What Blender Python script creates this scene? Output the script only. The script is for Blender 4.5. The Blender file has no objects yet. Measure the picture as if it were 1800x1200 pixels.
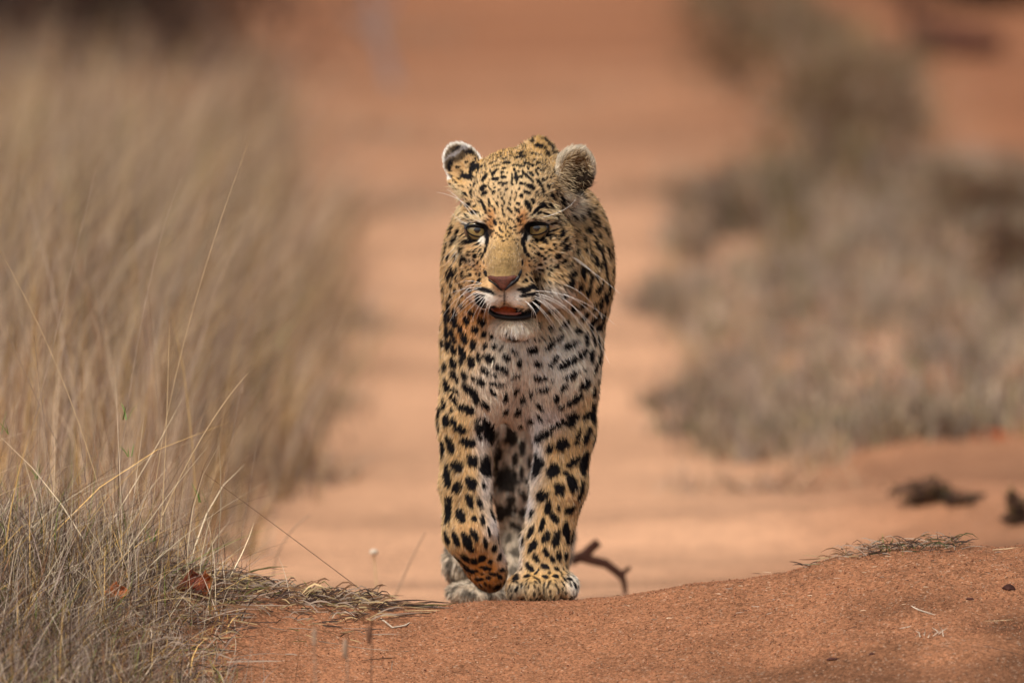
import bpy, math, random, time
import numpy as np
from mathutils import Vector
from mathutils.bvhtree import BVHTree
from mathutils.kdtree import KDTree
T0 = time.time()
rng = np.random.default_rng(7)
random.seed(7)

# ------------------------------------------------------------------ camera, sky, sun, exposure
CY, CZ, PITCH = 13.6, 1.56, math.radians(4.76)
LENS = 300.0
scene = bpy.context.scene
cd = bpy.data.cameras.new('camera'); cam = bpy.data.objects.new('camera', cd)
scene.collection.objects.link(cam); scene.camera = cam
cd.lens = LENS; cd.sensor_width = 36.0; cd.sensor_fit = 'HORIZONTAL'
cd.clip_start = 0.5; cd.clip_end = 3000
cam.location = (0, -CY, CZ); cam.rotation_euler = (math.pi/2 - PITCH, 0, 0)
cd.dof.use_dof = True; cd.dof.focus_distance = 13.47; cd.dof.aperture_fstop = 3.1; cd.dof.aperture_blades = 0

SUN_EL, SUN_AZ = math.radians(52), math.radians(208)   # azimuth clockwise from +Y
world = bpy.data.worlds.new('World'); scene.world = world; world.use_nodes = True
wn = world.node_tree; bg = wn.nodes['Background']
sky = wn.nodes.new('ShaderNodeTexSky'); sky.sky_type = 'NISHITA'; sky.sun_disc = False
sky.sun_elevation = SUN_EL; sky.sun_rotation = SUN_AZ; sky.air_density = 1.0; sky.dust_density = 4.0; sky.ozone_density = 0.6
hs = wn.nodes.new('ShaderNodeHueSaturation'); hs.inputs['Saturation'].default_value = .5; wn.links.new(sky.outputs[0], hs.inputs['Color']); wn.links.new(hs.outputs[0], bg.inputs[0]); bg.inputs[1].default_value = 0.085
sd = bpy.data.lights.new('sun', 'SUN'); so = bpy.data.objects.new('sun', sd); scene.collection.objects.link(so)
sd.energy = 2.1; sd.angle = math.radians(20); sd.color = (1.0, 0.93, 0.84)
sdir = Vector((math.sin(SUN_AZ)*math.cos(SUN_EL), math.cos(SUN_AZ)*math.cos(SUN_EL), math.sin(SUN_EL)))
so.rotation_euler = sdir.to_track_quat('Z', 'Y').to_euler()
vs = scene.view_settings
vs.view_transform = 'Standard'; vs.look = 'None'; vs.gamma = 1.0; vs.use_curve_mapping = False
vs.exposure = 0.55
scene.cycles.use_denoising = True
scene.cycles.max_bounces = 6; scene.cycles.diffuse_bounces = 3; scene.cycles.glossy_bounces = 2
scene.cycles.transparent_max_bounces = 4; scene.cycles.caustics_reflective = False; scene.cycles.caustics_refractive = False

# ------------------------------------------------------------------ helpers
col = scene.collection
RIGHT = np.array([1.0, 0, 0]); FWD = np.array([0, math.cos(PITCH), -math.sin(PITCH)]); UP = np.array([0, math.sin(PITCH), math.cos(PITCH)])
CAM = np.array([0, -CY, CZ]); PXW = 36.0/LENS/1800.0
def ray(px, py):
    d = FWD + RIGHT*((px-900)*PXW) + UP*((600-py)*PXW)
    return d/np.linalg.norm(d)
def P(px, py, Y):
    """world point at depth Y whose picture lies at px, py (1800 wide)"""
    d = ray(px, py); return CAM + d*((Y+CY)/d[1])
S0 = CY*PXW                      # metres per photo pixel at Y = 0
def sc(Y): return (CY+Y)*PXW
def lin(r, g, b, f=1.0):
    return np.array([((c/255)/12.92 if c/255 <= .04045 else ((c/255+.055)/1.055)**2.4)*f for c in (r, g, b)])
def sstep(a, b, x):
    t = np.clip((x-a)/(b-a), 0, 1); return t*t*(3-2*t)
_tab = rng.random(4096).astype(np.float32)
def vnoise(p, f, seed=0):
    """value noise in -1..1 for points (n,3)"""
    q = p*f + seed*17.31; i = np.floor(q).astype(np.int64); t = q - i; t = t*t*(3-2*t); r = 0
    for dx in (0, 1):
        for dy in (0, 1):
            for dz in (0, 1):
                h = ((i[:, 0]+dx)*73856093 ^ (i[:, 1]+dy)*19349663 ^ (i[:, 2]+dz)*83492791) & 4095
                w = (t[:, 0] if dx else 1-t[:, 0])*(t[:, 1] if dy else 1-t[:, 1])*(t[:, 2] if dz else 1-t[:, 2])
                r = r + w*_tab[h]
    return r*2-1
def tag(o, label=None, cat=None, group=None, kind=None):
    if label: o['label'] = label
    if cat: o['category'] = cat
    if group: o['group'] = group
    if kind: o['kind'] = kind
    return o
def empty(name, loc, *a, **k):
    o = bpy.data.objects.new(name, None); o.location = loc; col.objects.link(o); o.empty_display_size = .05
    return tag(o, *a, **k)
def mesh_obj(name, v, f, m, parent=None, colr=None, smooth=True):
    """f: list/array of polygons (array of equal-length rows is fast)"""
    me = bpy.data.meshes.new(name)
    v = np.asarray(v, dtype=np.float32)
    if parent is not None: v = v - np.array(parent.location, dtype=np.float32)
    if isinstance(f, tuple): quads, tris = f
    elif isinstance(f, np.ndarray): quads, tris = (f, None) if f.shape[1] == 4 else (None, f)
    else: quads = tris = None
    if quads is None and tris is None:
        me.from_pydata(v.tolist(), [], f)
    else:
        me.vertices.add(len(v)); me.vertices.foreach_set('co', v.ravel())
        parts = []; st = []; tot = []; n = 0
        for a in (quads, tris):
            if a is None or len(a) == 0: continue
            k = a.shape[1]; parts.append(a.ravel()); st.append(n+np.arange(len(a))*k); tot.append(np.full(len(a), k)); n += a.size
        li = np.concatenate(parts).astype(np.int32)
        me.loops.add(len(li)); me.loops.foreach_set('vertex_index', li)
        st = np.concatenate(st).astype(np.int32); me.polygons.add(len(st))
        me.polygons.foreach_set('loop_start', st); me.polygons.foreach_set('loop_total', np.concatenate(tot).astype(np.int32))
        me.update(calc_edges=True)
    if smooth: me.polygons.foreach_set('use_smooth', np.ones(len(me.polygons), dtype=bool))
    if colr is not None:
        at = me.color_attributes.new('tint', 'FLOAT_COLOR', 'POINT')
        c = np.ones((len(v), 4), dtype=np.float32); c[:, :3] = colr; at.data.foreach_set('color', c.ravel())
    me.materials.append(m)
    o = bpy.data.objects.new(name, me); col.objects.link(o)
    if parent is not None: o.parent = parent
    return o
def tube(points, radii, sides=6):
    """closed tube along a polyline -> v, faces list"""
    pts = np.asarray(points, float); n = len(pts); v = []; f = []
    ref = np.array([.31, .2, .93])
    for i in range(n):
        t = pts[min(i+1, n-1)]-pts[max(i-1, 0)]; t /= np.linalg.norm(t)+1e-9
        a = np.cross(t, ref); a /= np.linalg.norm(a)+1e-9; b = np.cross(t, a)
        for k in range(sides):
            an = 2*math.pi*k/sides; v.append(pts[i]+(a*math.cos(an)+b*math.sin(an))*radii[i])
    for i in range(n-1):
        for k in range(sides):
            k2 = (k+1) % sides; f.append((i*sides+k, i*sides+k2, (i+1)*sides+k2, (i+1)*sides+k))
    f.append(tuple(range(sides))); f.append(tuple((n-1)*sides+k for k in reversed(range(sides))))
    return v, f
def bez(p0, p1, p2, n):
    t = np.linspace(0, 1, n)[:, None]
    return (1-t)**2*p0 + 2*t*(1-t)*p1 + t*t*p2
def merge(ls):
    v = []; f = []
    for a, b in ls:
        o = len(v); v.extend(a); f.extend([tuple(i+o for i in q) for q in b])
    return v, f

def new_mat(name):
    m = bpy.data.materials.new(name); m.use_nodes = True; nt = m.node_tree
    return m, nt, nt.nodes['Principled BSDF']
def nnode(nt, typ, **k):
    n = nt.nodes.new(typ)
    for a, b in k.items(): setattr(n, a, b)
    return n
def attr_mat(name, rough=.8, spec=.2, var=.25, vscale=300, sheen=0, trans=0):
    """colour from the 'tint' attribute, broken up by procedural noise"""
    m, nt, b = new_mat(name)
    a = nnode(nt, 'ShaderNodeAttribute', attribute_name='tint')
    tc = nnode(nt, 'ShaderNodeTexCoord'); no = nnode(nt, 'ShaderNodeTexNoise'); no.inputs['Scale'].default_value = vscale; no.inputs['Detail'].default_value = 3
    nt.links.new(tc.outputs['Object'], no.inputs['Vector'])
    mr = nnode(nt, 'ShaderNodeMapRange'); mr.inputs['To Min'].default_value = 1-var; mr.inputs['To Max'].default_value = 1+var
    nt.links.new(no.outputs['Fac'], mr.inputs['Value'])
    mx = nnode(nt, 'ShaderNodeVectorMath', operation='SCALE')
    nt.links.new(a.outputs['Color'], mx.inputs[0]); nt.links.new(mr.outputs[0], mx.inputs['Scale'])
    nt.links.new(mx.outputs[0], b.inputs['Base Color'])
    b.inputs['Roughness'].default_value = rough; b.inputs['Specular IOR Level'].default_value = spec
    if trans:
        out = nt.nodes['Material Output']; tr = nnode(nt, 'ShaderNodeBsdfTranslucent'); ms = nnode(nt, 'ShaderNodeMixShader'); ms.inputs[0].default_value = trans
        nt.links.new(mx.outputs[0], tr.inputs[0]); nt.links.new(b.outputs[0], ms.inputs[1]); nt.links.new(tr.outputs[0], ms.inputs[2]); nt.links.new(ms.outputs[0], out.inputs[0])
    return m
def flat_mat(name, c, rough=.6, spec=.3, var=.2, vscale=120, bump=0, bscale=400, coat=0):
    m, nt, b = new_mat(name)
    tc = nnode(nt, 'ShaderNodeTexCoord'); no = nnode(nt, 'ShaderNodeTexNoise'); no.inputs['Scale'].default_value = vscale; no.inputs['Detail'].default_value = 4
    nt.links.new(tc.outputs['Object'], no.inputs['Vector'])
    cr = nnode(nt, 'ShaderNodeValToRGB'); e = cr.color_ramp.elements
    e[0].position = .3; e[1].position = .7
    e[0].color = (*[x*(1-var) for x in c], 1); e[1].color = (*[min(1, x*(1+var)) for x in c], 1)
    nt.links.new(no.outputs['Fac'], cr.inputs[0]); nt.links.new(cr.outputs[0], b.inputs['Base Color'])
    b.inputs['Roughness'].default_value = rough; b.inputs['Specular IOR Level'].default_value = spec; b.inputs['Coat Weight'].default_value = coat
    if bump:
        n2 = nnode(nt, 'ShaderNodeTexNoise'); n2.inputs['Scale'].default_value = bscale; bp = nnode(nt, 'ShaderNodeBump')
        bp.inputs['Strength'].default_value = bump; bp.inputs['Distance'].default_value = .002
        nt.links.new(tc.outputs['Object'], n2.inputs['Vector']); nt.links.new(n2.outputs['Fac'], bp.inputs['Height']); nt.links.new(bp.outputs[0], b.inputs['Normal'])
    return m

# ------------------------------------------------------------------ ground
CREST_PX = np.array([-900, -300, 0, 150, 300, 420, 600, 720, 900, 1020, 1100, 1200, 1300, 1400, 1480, 1600, 1700, 1800, 2100, 2700])
CREST_PY = np.array([960, 975, 985, 1000, 1018, 1036, 1062, 1071, 1063, 1059, 1048, 1034, 1022, 1004, 985, 966, 962, 960, 945, 930])
YC = -0.075
CREST_X = np.array([P(a, b_, YC)[0] for a, b_ in zip(CREST_PX, CREST_PY)]); CREST_Z = np.array([P(a, b_-4.5, YC)[2] for a, b_ in zip(CREST_PX, CREST_PY)])
Z0 = P(900, 1063, YC)[2]
def gz(x, y, micro=True):
    x = np.asarray(x, float); y = np.asarray(y, float); x, y = np.broadcast_arrays(x, y)
    c = np.interp(x, CREST_X, CREST_Z)
    tb = np.maximum(y-YC, 0); tf = np.maximum(YC-y, 0)
    fr = .30*(np.sqrt(tf**2+.05**2)-.05); fr = .34*(1-np.exp(-fr/.34))
    z = Z0 + (c-Z0)*np.exp(-(tb/.9)**2)*np.exp(-(tf/2.2)**2) - .285*(1-np.exp(-tb/2.0)) - fr
    p = np.stack([x.ravel(), y.ravel(), 0*x.ravel()], 1)
    far = sstep(.8, 3.5, tb)
    n = (vnoise(p, .55, 3)*.045 + vnoise(p, 1.7, 4)*.016).reshape(x.shape)*far
    # shallow wheel ruts of the track and the banks beside it
    track = np.exp(-((x+.02)/.9)**2)
    n += far*(.05*sstep(.55, 1.0, x) + .05*sstep(.5, 1.0, -x) - .018*track)
    n += far*sstep(8, 30, y)*.25*sstep(1.5, 5, np.abs(x))
    n += .045*np.exp(-((y-3.1-.25*np.sin(x*3))/.28)**2)*sstep(.3, .8, x)
    z = z + n
    if micro:
        near = np.exp(-(y/1.6)**2)
        z = z + (vnoise(p, 9, 1)*.0045 + vnoise(p, 26, 2)*(.0026+.0022*sstep(.3, .7, p[:, 0])) + vnoise(p, 70, 5)*.0014).reshape(x.shape)*near
    return z
def axis(segs):
    out = [segs[0][0]]
    for a, b, st0, st1 in segs:
        x = a
        while x < b-1e-6:
            t = (x-a)/(b-a); x = min(b, x+st0*(st1/st0)**t); out.append(x)
    return np.unique(np.round(np.array(out), 5))
xp = axis([(0, 1.05, .006, .006), (1.05, 3, .008, .08), (3, 30, .1, 3), (30, 600, 4, 80)])
xs = np.unique(np.concatenate([-xp, xp]))
ya = axis([(-600, -10, 60, 1.5), (-10, -.6, 1, .02), (-.6, .25, .0055, .0055), (.25, 3, .008, .05), (3, 35, .06, .3), (35, 900, .5, 80)])
X, Yg = np.meshgrid(xs, ya)
Z = gz(X, Yg)
nx, ny = len(xs), len(ya)
gv = np.stack([X.ravel(), Yg.ravel(), Z.ravel()], 1)
ii = np.arange((ny-1)*nx).reshape(ny-1, nx)[:, :-1].ravel()
gf = np.stack([ii, ii+1, ii+nx+1, ii+nx], 1)
# soil kinds: 0 pale dusty track sand, 1 red soil of the mound, 2 orange soil with the far shade painted into its colour
pg = gv.copy(); pg[:, 2] = 0
xg, yg = gv[:, 0], gv[:, 1]
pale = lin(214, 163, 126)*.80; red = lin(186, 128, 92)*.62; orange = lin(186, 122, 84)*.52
k_red = 1-sstep(.15, 1.1, yg+.12*vnoise(pg, 2, 8))
k_red = np.maximum(k_red, .85*sstep(.30, .9, xg+.25*vnoise(pg, 1.1, 9))*(yg > 0)*(1-sstep(5, 8, yg)*.5))
k_or_shade = sstep(9, 26, yg+3*vnoise(pg, .4, 11))*.95
k_or_shade = np.maximum(k_or_shade, sstep(1.1, 1.9, xg)*sstep(8, 14, yg))
gcol = pale*(1-k_red[:, None]) + red*k_red[:, None]
gcol = gcol*(1-k_or_shade[:, None]) + orange*k_or_shade[:, None]
gcol *= (1 + .15*vnoise(pg, 1.3, 12) + .20*vnoise(pg*np.array([.35, 1, 1]), 2.6, 13)*sstep(.3, 1.2, yg) + .05*vnoise(pg, 17, 14))[:, None]
bank = sstep(.25, .6, xg+.15*vnoise(pg, 2.0, 18))*sstep(1.8, 2.4, yg)*(1-sstep(3.6, 4.6, yg))       # brown streaks on the right bank, its shade painted into the colour
gcol *= (1-.42*bank*sstep(-.1, .5, vnoise(pg*np.array([.35, 1, 1]), 3.4, 19)))[:, None]
damp = sstep(.35, .9, xg + .5*vnoise(pg, 3.1, 15)+.3*vnoise(pg, 9, 16))*(yg < .6)*.46       # darker crusted soil on the right of the mound
gcol *= (1-damp)[:, None]
def ground_mat():
    m, nt, b = new_mat('red_sand')
    L = nt.links.new
    a = nnode(nt, 'ShaderNodeAttribute', attribute_name='tint'); tc = nnode(nt, 'ShaderNodeTexCoord')
    def noise(s, d=3, r=.6):
        n = nnode(nt, 'ShaderNodeTexNoise'); n.inputs['Scale'].default_value = s; n.inputs['Detail'].default_value = d; n.inputs['Roughness'].default_value = r
        L(tc.outputs['Object'], n.inputs['Vector']); return n.outputs['Fac']
    def math_(op, x, y):
        n = nnode(nt, 'ShaderNodeMath', operation=op)
        for i, q in enumerate((x, y)):
            if isinstance(q, (int, float)): n.inputs[i].default_value = q
            else: L(q, n.inputs[i])
        return n.outputs[0]
    vo = nnode(nt, 'ShaderNodeTexVoronoi'); vo.inputs['Scale'].default_value = 330; L(tc.outputs['Object'], vo.inputs['Vector'])
    sep = nnode(nt, 'ShaderNodeSeparateColor'); L(vo.outputs['Color'], sep.inputs[0])
    g1 = math_('MULTIPLY', math_('SUBTRACT', sep.outputs[0], .5), .8)
    g2 = math_('MULTIPLY', math_('SUBTRACT', noise(90, 4, .7), .5), 1.3)
    g3 = math_('MULTIPLY', math_('SUBTRACT', noise(12, 4), .5), .8)
    f = math_('ADD', math_('ADD', g1, g2), math_('ADD', g3, 1.0))
    hi = nnode(nt, 'ShaderNodeMapRange'); hi.inputs['From Min'].default_value = .93; hi.inputs['From Max'].default_value = .97; L(sep.outputs[1], hi.inputs['Value'])
    sm = nnode(nt, 'ShaderNodeVectorMath', operation='SCALE'); L(a.outputs['Color'], sm.inputs[0]); L(f, sm.inputs['Scale'])
    mx = nnode(nt, 'ShaderNodeMix', data_type='RGBA'); L(math_('MULTIPLY', hi.outputs[0], .3), mx.inputs[0]); L(sm.outputs[0], mx.inputs[6]); mx.inputs[7].default_value = (.62, .46, .33, 1)
    L(mx.outputs[2], b.inputs['Base Color']); b.inputs['Roughness'].default_value = .95; b.inputs['Specular IOR Level'].default_value = .12
    h = math_('ADD', math_('MULTIPLY', math_('SUBTRACT', 1.0, vo.outputs['Distance']), .35), math_('MULTIPLY', noise(140, 5, .75), 1.2))
    bp = nnode(nt, 'ShaderNodeBump'); bp.inputs['Strength'].default_value = .6; bp.inputs['Distance'].default_value = .004
    L(h, bp.inputs['Height']); L(bp.outputs[0], b.inputs['Normal'])
    return m
M_ground = ground_mat()
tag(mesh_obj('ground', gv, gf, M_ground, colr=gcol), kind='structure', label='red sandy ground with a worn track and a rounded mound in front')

# loose grains and crumbs of sand on the mound
def grains(n, x0, x1, y0, y1, r0, r1, seed):
    r_ = np.random.default_rng(seed)
    x = r_.uniform(x0, x1, n); y = r_.uniform(y0, y1, n); r = r0*(r1/r0)**(r_.random(n)**3)
    c = np.stack([x, y, gz(x, y)+r*.2], 1)
    d = np.array([[1, 0, 0], [-1, 0, 0], [0, 1, 0], [0, -1, 0], [0, 0, 1], [0, 0, -1]], float)
    v = c[:, None, :] + d[None]*r[:, None, None]*r_.uniform(.55, 1.2, (n, 6, 1)) + r_.normal(0, .25, (n, 6, 3))*r[:, None, None]
    t = np.array([[0, 2, 4], [2, 1, 4], [1, 3, 4], [3, 0, 4], [2, 0, 5], [1, 2, 5], [3, 1, 5], [0, 3, 5]])
    f = (np.arange(n)[:, None, None]*6 + t[None]).reshape(-1, 3)
    base = lin(184, 122, 88)*.66
    cc = base[None]*r_.uniform(.4, 1.5, (n, 1)); w = r_.random(n) < .015; cc[w] = lin(225, 180, 145)*.8; dk = r_.random(n) < .08; cc[dk] = lin(90, 52, 38)
    return v.reshape(-1, 3), f, np.repeat(cc, 6, 0)
M_grain = attr_mat('sand_grain', .9, .2, .15, 500)
v, f, c = grains(52000, -.75, 1.0, -.5, .12, .0006, .0019, 3)
tag(mesh_obj('sand_grains', v, f, M_grain, colr=c, smooth=False), kind='stuff', label='loose coarse grains of red sand on the mound', cat='sand')
# ------------------------------------------------------------------ the leopard
# body surface: smooth union of shaped volumes on a grid, turned into one continuous mesh
def prims():
    L = []
    def E(px, py, D, rx, ry, rd, k=30, rot=0, yaw=0, op='+'):
        Y = -D*S0; s = sc(Y); L.append(('E', P(px, py, Y), np.array([rx*s, rd*S0, ry*s]), k*S0, math.radians(rot), math.radians(yaw), op))
    def C(a, b, k=25, op='+'):
        (x1, y1, D1, r1), (x2, y2, D2, r2) = a, b
        Y1, Y2 = -D1*S0, -D2*S0
        L.append(('C', P(x1, y1, Y1), P(x2, y2, Y2), r1*sc(Y1), r2*sc(Y2), k*S0, op))
    # trunk
    E(932, 470, -480, 122, 148, 430, 40); E(936, 420, -900, 104, 135, 150, 60)
    E(922, 345, -190, 90, 80, 170, 50)
    C((905, 350, 60, 80), (928, 440, -120, 128), 50)
    E(924, 470, -20, 134, 128, 105, 50)
    E(948, 292, -150, 30, 50, 70, 40)                      # shoulder blade standing up behind the head
    E(838, 520, -60, 56, 150, 108, 40); E(1016, 480, -70, 58, 145, 110, 40)
    # chest folds
    E(868, 645, 12, 60, 92, 68, 22); E(975, 645, 14, 64, 98, 70, 22); E(920, 590, 15, 62, 85, 66, 40); E(914, 690, -25, 40, 62, 60, 22)
    # fore legs
    C((836, 600, -30, 58), (819, 740, -6, 47), 35); C((819, 740, -6, 44), (818, 850, 4, 41), 18); C((818, 850, 4, 40), (826, 935, 16, 44), 18)
    C((826, 935, 16, 44), (852, 990, -6, 37), 14); E(862, 1010, -16, 28, 30, 36, 14)
    C((1000, 620, -30, 56), (992, 755, -6, 50), 35); C((992, 755, -6, 49), (983, 850, 2, 45), 18); C((983, 850, 2, 44), (960, 955, 0, 42), 18)
    C((960, 955, 0, 40), (955, 1000, 8, 42), 14)
    E(954, 1024, 14, 56, 26, 46, 14)
    for x, y, D, rx, ry in ((906, 1035, 40, 17, 22), (936, 1035, 52, 18, 24), (970, 1035, 50, 18, 24), (999, 1031, 34, 18, 23)): E(x, y, D, rx, ry, 30, 12)
    # hind legs
    C((925, 540, -800, 86), (900, 730, -620, 40), 40); C((900, 730, -620, 40), (898, 850, -640, 34), 20); C((898, 850, -640, 34), (908, 930, -670, 26), 16)
    C((908, 930, -670, 25), (900, 1030, -620, 24), 14); E(892, 1046, -590, 34, 16, 48, 12)
    C((880, 520, -760, 84), (834, 740, -560, 46), 40); C((834, 740, -560, 46), (815, 900, -600, 30), 16); C((815, 900, -600, 29), (812, 1000, -420, 25), 14)
    E(842, 1040, -370, 54, 20, 60, 14); E(806, 990, -400, 26, 32, 40, 14)
    # tail hanging behind
    C((945, 380, -1020, 24), (966, 560, -1130, 20), 20); C((966, 560, -1130, 20), (985, 800, -1170, 18), 10); C((985, 800, -1170, 18), (990, 940, -1120, 17), 10); C((990, 940, -1120, 17), (985, 985, -1020, 15), 10)
    # head
    E(905, 347, 105, 80, 80, 98, 34); E(902, 345, 160, 58, 48, 44, 26)
    E(842, 432, 128, 38, 46, 58, 20); E(966, 432, 124, 42, 52, 60, 20)
    E(842, 485, 118, 36, 42, 55, 18); E(972, 488, 112, 42, 48, 60, 20)
    C((824, 382, 166, 13), (862, 383, 200, 15), 22); C((922, 381, 200, 15), (966, 379, 166, 14), 22)
    C((893, 380, 182, 27), (886, 470, 250, 29), 30); E(866, 452, 190, 26, 34, 34, 26); E(917, 452, 188, 30, 34, 34, 26)
    E(888, 500, 214, 49, 42, 62, 20)
    E(858, 518, 236, 28, 24, 38, 12); E(914, 518, 236, 33, 25, 38, 12)
    E(884, 488, 276, 19, 13, 15, 8)
    C((905, 520, 110, 40), (904, 566, 190, 28), 18); E(903, 574, 206, 37, 19, 28, 12)
    # mouth, eyes, groove under the nose
    E(893, 549, 262, 28, 8.5, 62, 5, op='-'); E(889, 541, 262, 13, 9, 50, 6, op='-'); E(936, 545, 240, 12, 14, 24, 6, op='-')
    E(839, 404, 208, 19, 13, 17, 6, op='-'); E(943, 401, 206, 21, 13, 17, 6, op='-')
    C((886, 512, 284, 2.0), (888, 534, 284, 2.5), 5, op='-')
    # ears
    E(815, 292, 84, 33, 45, 13, 12, rot=-32); C((796, 320, 92, 9), (838, 352, 118, 13), 12); E(838, 325, 95, 22, 26, 24, 16)
    E(1008, 302, 74, 35, 44, 28, 12, rot=22); E(985, 340, 78, 26, 28, 34, 18)
    E(1013, 305, 112, 26, 34, 34, 6, rot=22, op='-'); E(1020, 332, 92, 16, 10, 22, 5, op='-')
    return L
def field():
    def ax(a, b, segs):
        out = [a]
        for to, st in segs:
            while out[-1] < to-1e-9: out.append(out[-1]+st)
        return np.array(out)
    gx = ax(-.155, .2, [(.2, .0024)])
    gy = ax(-.30, 1.25, [(.06, .0024), (.25, .0036), (1.22, .007)])
    gzz = ax(-.12, .85, [(.38, .0038), (.80, .0025)])
    D = np.full((len(gx), len(gy), len(gzz)), .05, dtype=np.float32)
    for p in prims():
        op = p[-1]
        if p[0] == 'E':
            _, c, r, k, rot, yaw, _ = p; ext = np.full(3, max(r)) if rot else r; lo, hi = c-ext, c+ext
        else:
            _, a, b, r1, r2, k, _ = p; lo = np.minimum(a-r1, b-r2); hi = np.maximum(a+r1, b+r2)
        m = k+.008
        i0, i1 = np.searchsorted(gx, [lo[0]-m, hi[0]+m]); j0, j1 = np.searchsorted(gy, [lo[1]-m, hi[1]+m]); k0, k1 = np.searchsorted(gzz, [lo[2]-m, hi[2]+m])
        if i0 >= i1 or j0 >= j1 or k0 >= k1: continue
        x = gx[i0:i1, None, None].astype(np.float32); y = gy[None, j0:j1, None].astype(np.float32); z = gzz[None, None, k0:k1].astype(np.float32)
        if p[0] == 'E':
            dx, dy, dz = x-c[0], y-c[1], z-c[2]
            if rot: cr, sr = math.cos(rot), math.sin(rot); dx, dz = dx*cr-dz*sr, dx*sr+dz*cr
            q0 = np.sqrt((dx/r[0])**2+(dy/r[1])**2+(dz/r[2])**2); q1 = np.sqrt((dx/r[0]**2)**2+(dy/r[1]**2)**2+(dz/r[2]**2)**2)+1e-9
            d = q0*(q0-1)/q1
        else:
            ab = b-a; t = ((x-a[0])*ab[0]+(y-a[1])*ab[1]+(z-a[2])*ab[2])/float(ab@ab); t = np.clip(t, 0, 1)
            d = np.sqrt((x-a[0]-ab[0]*t)**2+(y-a[1]-ab[1]*t)**2+(z-a[2]-ab[2]*t)**2) - (r1+(r2-r1)*t)
        s = D[i0:i1, j0:j1, k0:k1]
        if op == '+':
            h = np.maximum(k-np.abs(s-d), 0)/k; s[...] = np.minimum(s, d)-h*h*k*.25
        else:
            d = -d; h = np.maximum(k-np.abs(s-d), 0)/k; s[...] = np.maximum(s, d)+h*h*k*.25
    return gx, gy, gzz, D
def surface(gx, gy, gzz, D):
    ins = D < 0
    cs = np.zeros(tuple(n-1 for n in D.shape), np.int8)
    for a in (0, 1):
        for b in (0, 1):
            for c in (0, 1): cs += ins[a:D.shape[0]-1+a, b:D.shape[1]-1+b, c:D.shape[2]-1+c]
    act = (cs > 0) & (cs < 8); idx = np.argwhere(act); vid = np.full(act.shape, -1, np.int32); vid[act] = np.arange(len(idx))
    ws = np.zeros((len(idx), 3)); wn_ = np.zeros(len(idx)); G = (gx, gy, gzz)
    def val(o): return D[idx[:, 0]+o[0], idx[:, 1]+o[1], idx[:, 2]+o[2]]
    def pos(o): return np.stack([G[k][idx[:, k]+o[k]] for k in range(3)], 1)
    for axn in range(3):
        for a in (0, 1):
            for b in (0, 1):
                o = [0, 0, 0]; oth = [k for k in range(3) if k != axn]; o[oth[0]] = a; o[oth[1]] = b; o2 = list(o); o2[axn] = 1
                d0, d1 = val(o), val(o2); cr = (d0 < 0) != (d1 < 0); t = np.where(cr, d0/(d0-d1+1e-12*(d0 == d1)), 0)
                p = pos(o)+(pos(o2)-pos(o))*t[:, None]; ws += p*cr[:, None]; wn_ += cr
    V = ws/wn_[:, None]; F = []
    for axn in range(3):
        sl0 = [slice(None)]*3; sl1 = [slice(None)]*3; sl0[axn] = slice(0, -1); sl1[axn] = slice(1, None)
        c = ins[tuple(sl0)] != ins[tuple(sl1)]; e = np.argwhere(c); oth = [k for k in range(3) if k != axn]
        e = e[(e[:, oth[0]] > 0) & (e[:, oth[1]] > 0) & (e[:, oth[0]] < D.shape[oth[0]]-1) & (e[:, oth[1]] < D.shape[oth[1]]-1)]
        q = []
        for da, db in ((1, 1), (0, 1), (0, 0), (1, 0)):
            f = e.copy(); f[:, oth[0]] -= da; f[:, oth[1]] -= db; q.append(vid[f[:, 0], f[:, 1], f[:, 2]])
        q = np.stack(q, 1); s = ins[e[:, 0], e[:, 1], e[:, 2]]
        if axn == 1: s = ~s
        q[~s] = q[~s][:, ::-1]; F.append(q)
    F = np.concatenate(F); return V, F[(F >= 0).all(1)]
def relax(V, F, it, w=.5):
    e = np.concatenate([F[:, [0, 1]], F[:, [1, 2]], F[:, [2, 3]], F[:, [3, 0]]]); n = len(V)
    deg = np.bincount(e[:, 0], minlength=n)+np.bincount(e[:, 1], minlength=n)
    for k in range(it):
        m = np.stack([np.bincount(e[:, 0], V[e[:, 1], c], n)+np.bincount(e[:, 1], V[e[:, 0], c], n) for c in range(3)], 1)/np.maximum(deg, 1)[:, None]
        V = V+(m-V)*(w if k % 2 == 0 else -w*1.02)
    return V
def vnormals(V, F):
    a = np.cross(V[F[:, 2]]-V[F[:, 0]], V[F[:, 3]]-V[F[:, 1]])
    N = np.stack([np.bincount(F.ravel(), np.repeat(a[:, c], 4), len(V)) for c in range(3)], 1)
    return N/(np.linalg.norm(N, axis=1)[:, None]+1e-12)
LV, LF = surface(*field()); LV = relax(LV, LF, 4); LN = vnormals(LV, LF)
if np.mean(np.sum(LN*(LV-LV.mean(0)), 1)) < 0: LF = LF[:, ::-1]; LN = -LN
print('leopard verts', len(LV), time.time()-T0)
BV = BVHTree.FromPolygons(LV.tolist(), LF.tolist())
def cast(px, py):
    d = ray(px, py); h = BV.ray_cast(Vector(CAM), Vector(d))
    return (None, None) if h[0] is None else (np.array(h[0]), np.array(h[1]))

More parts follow.
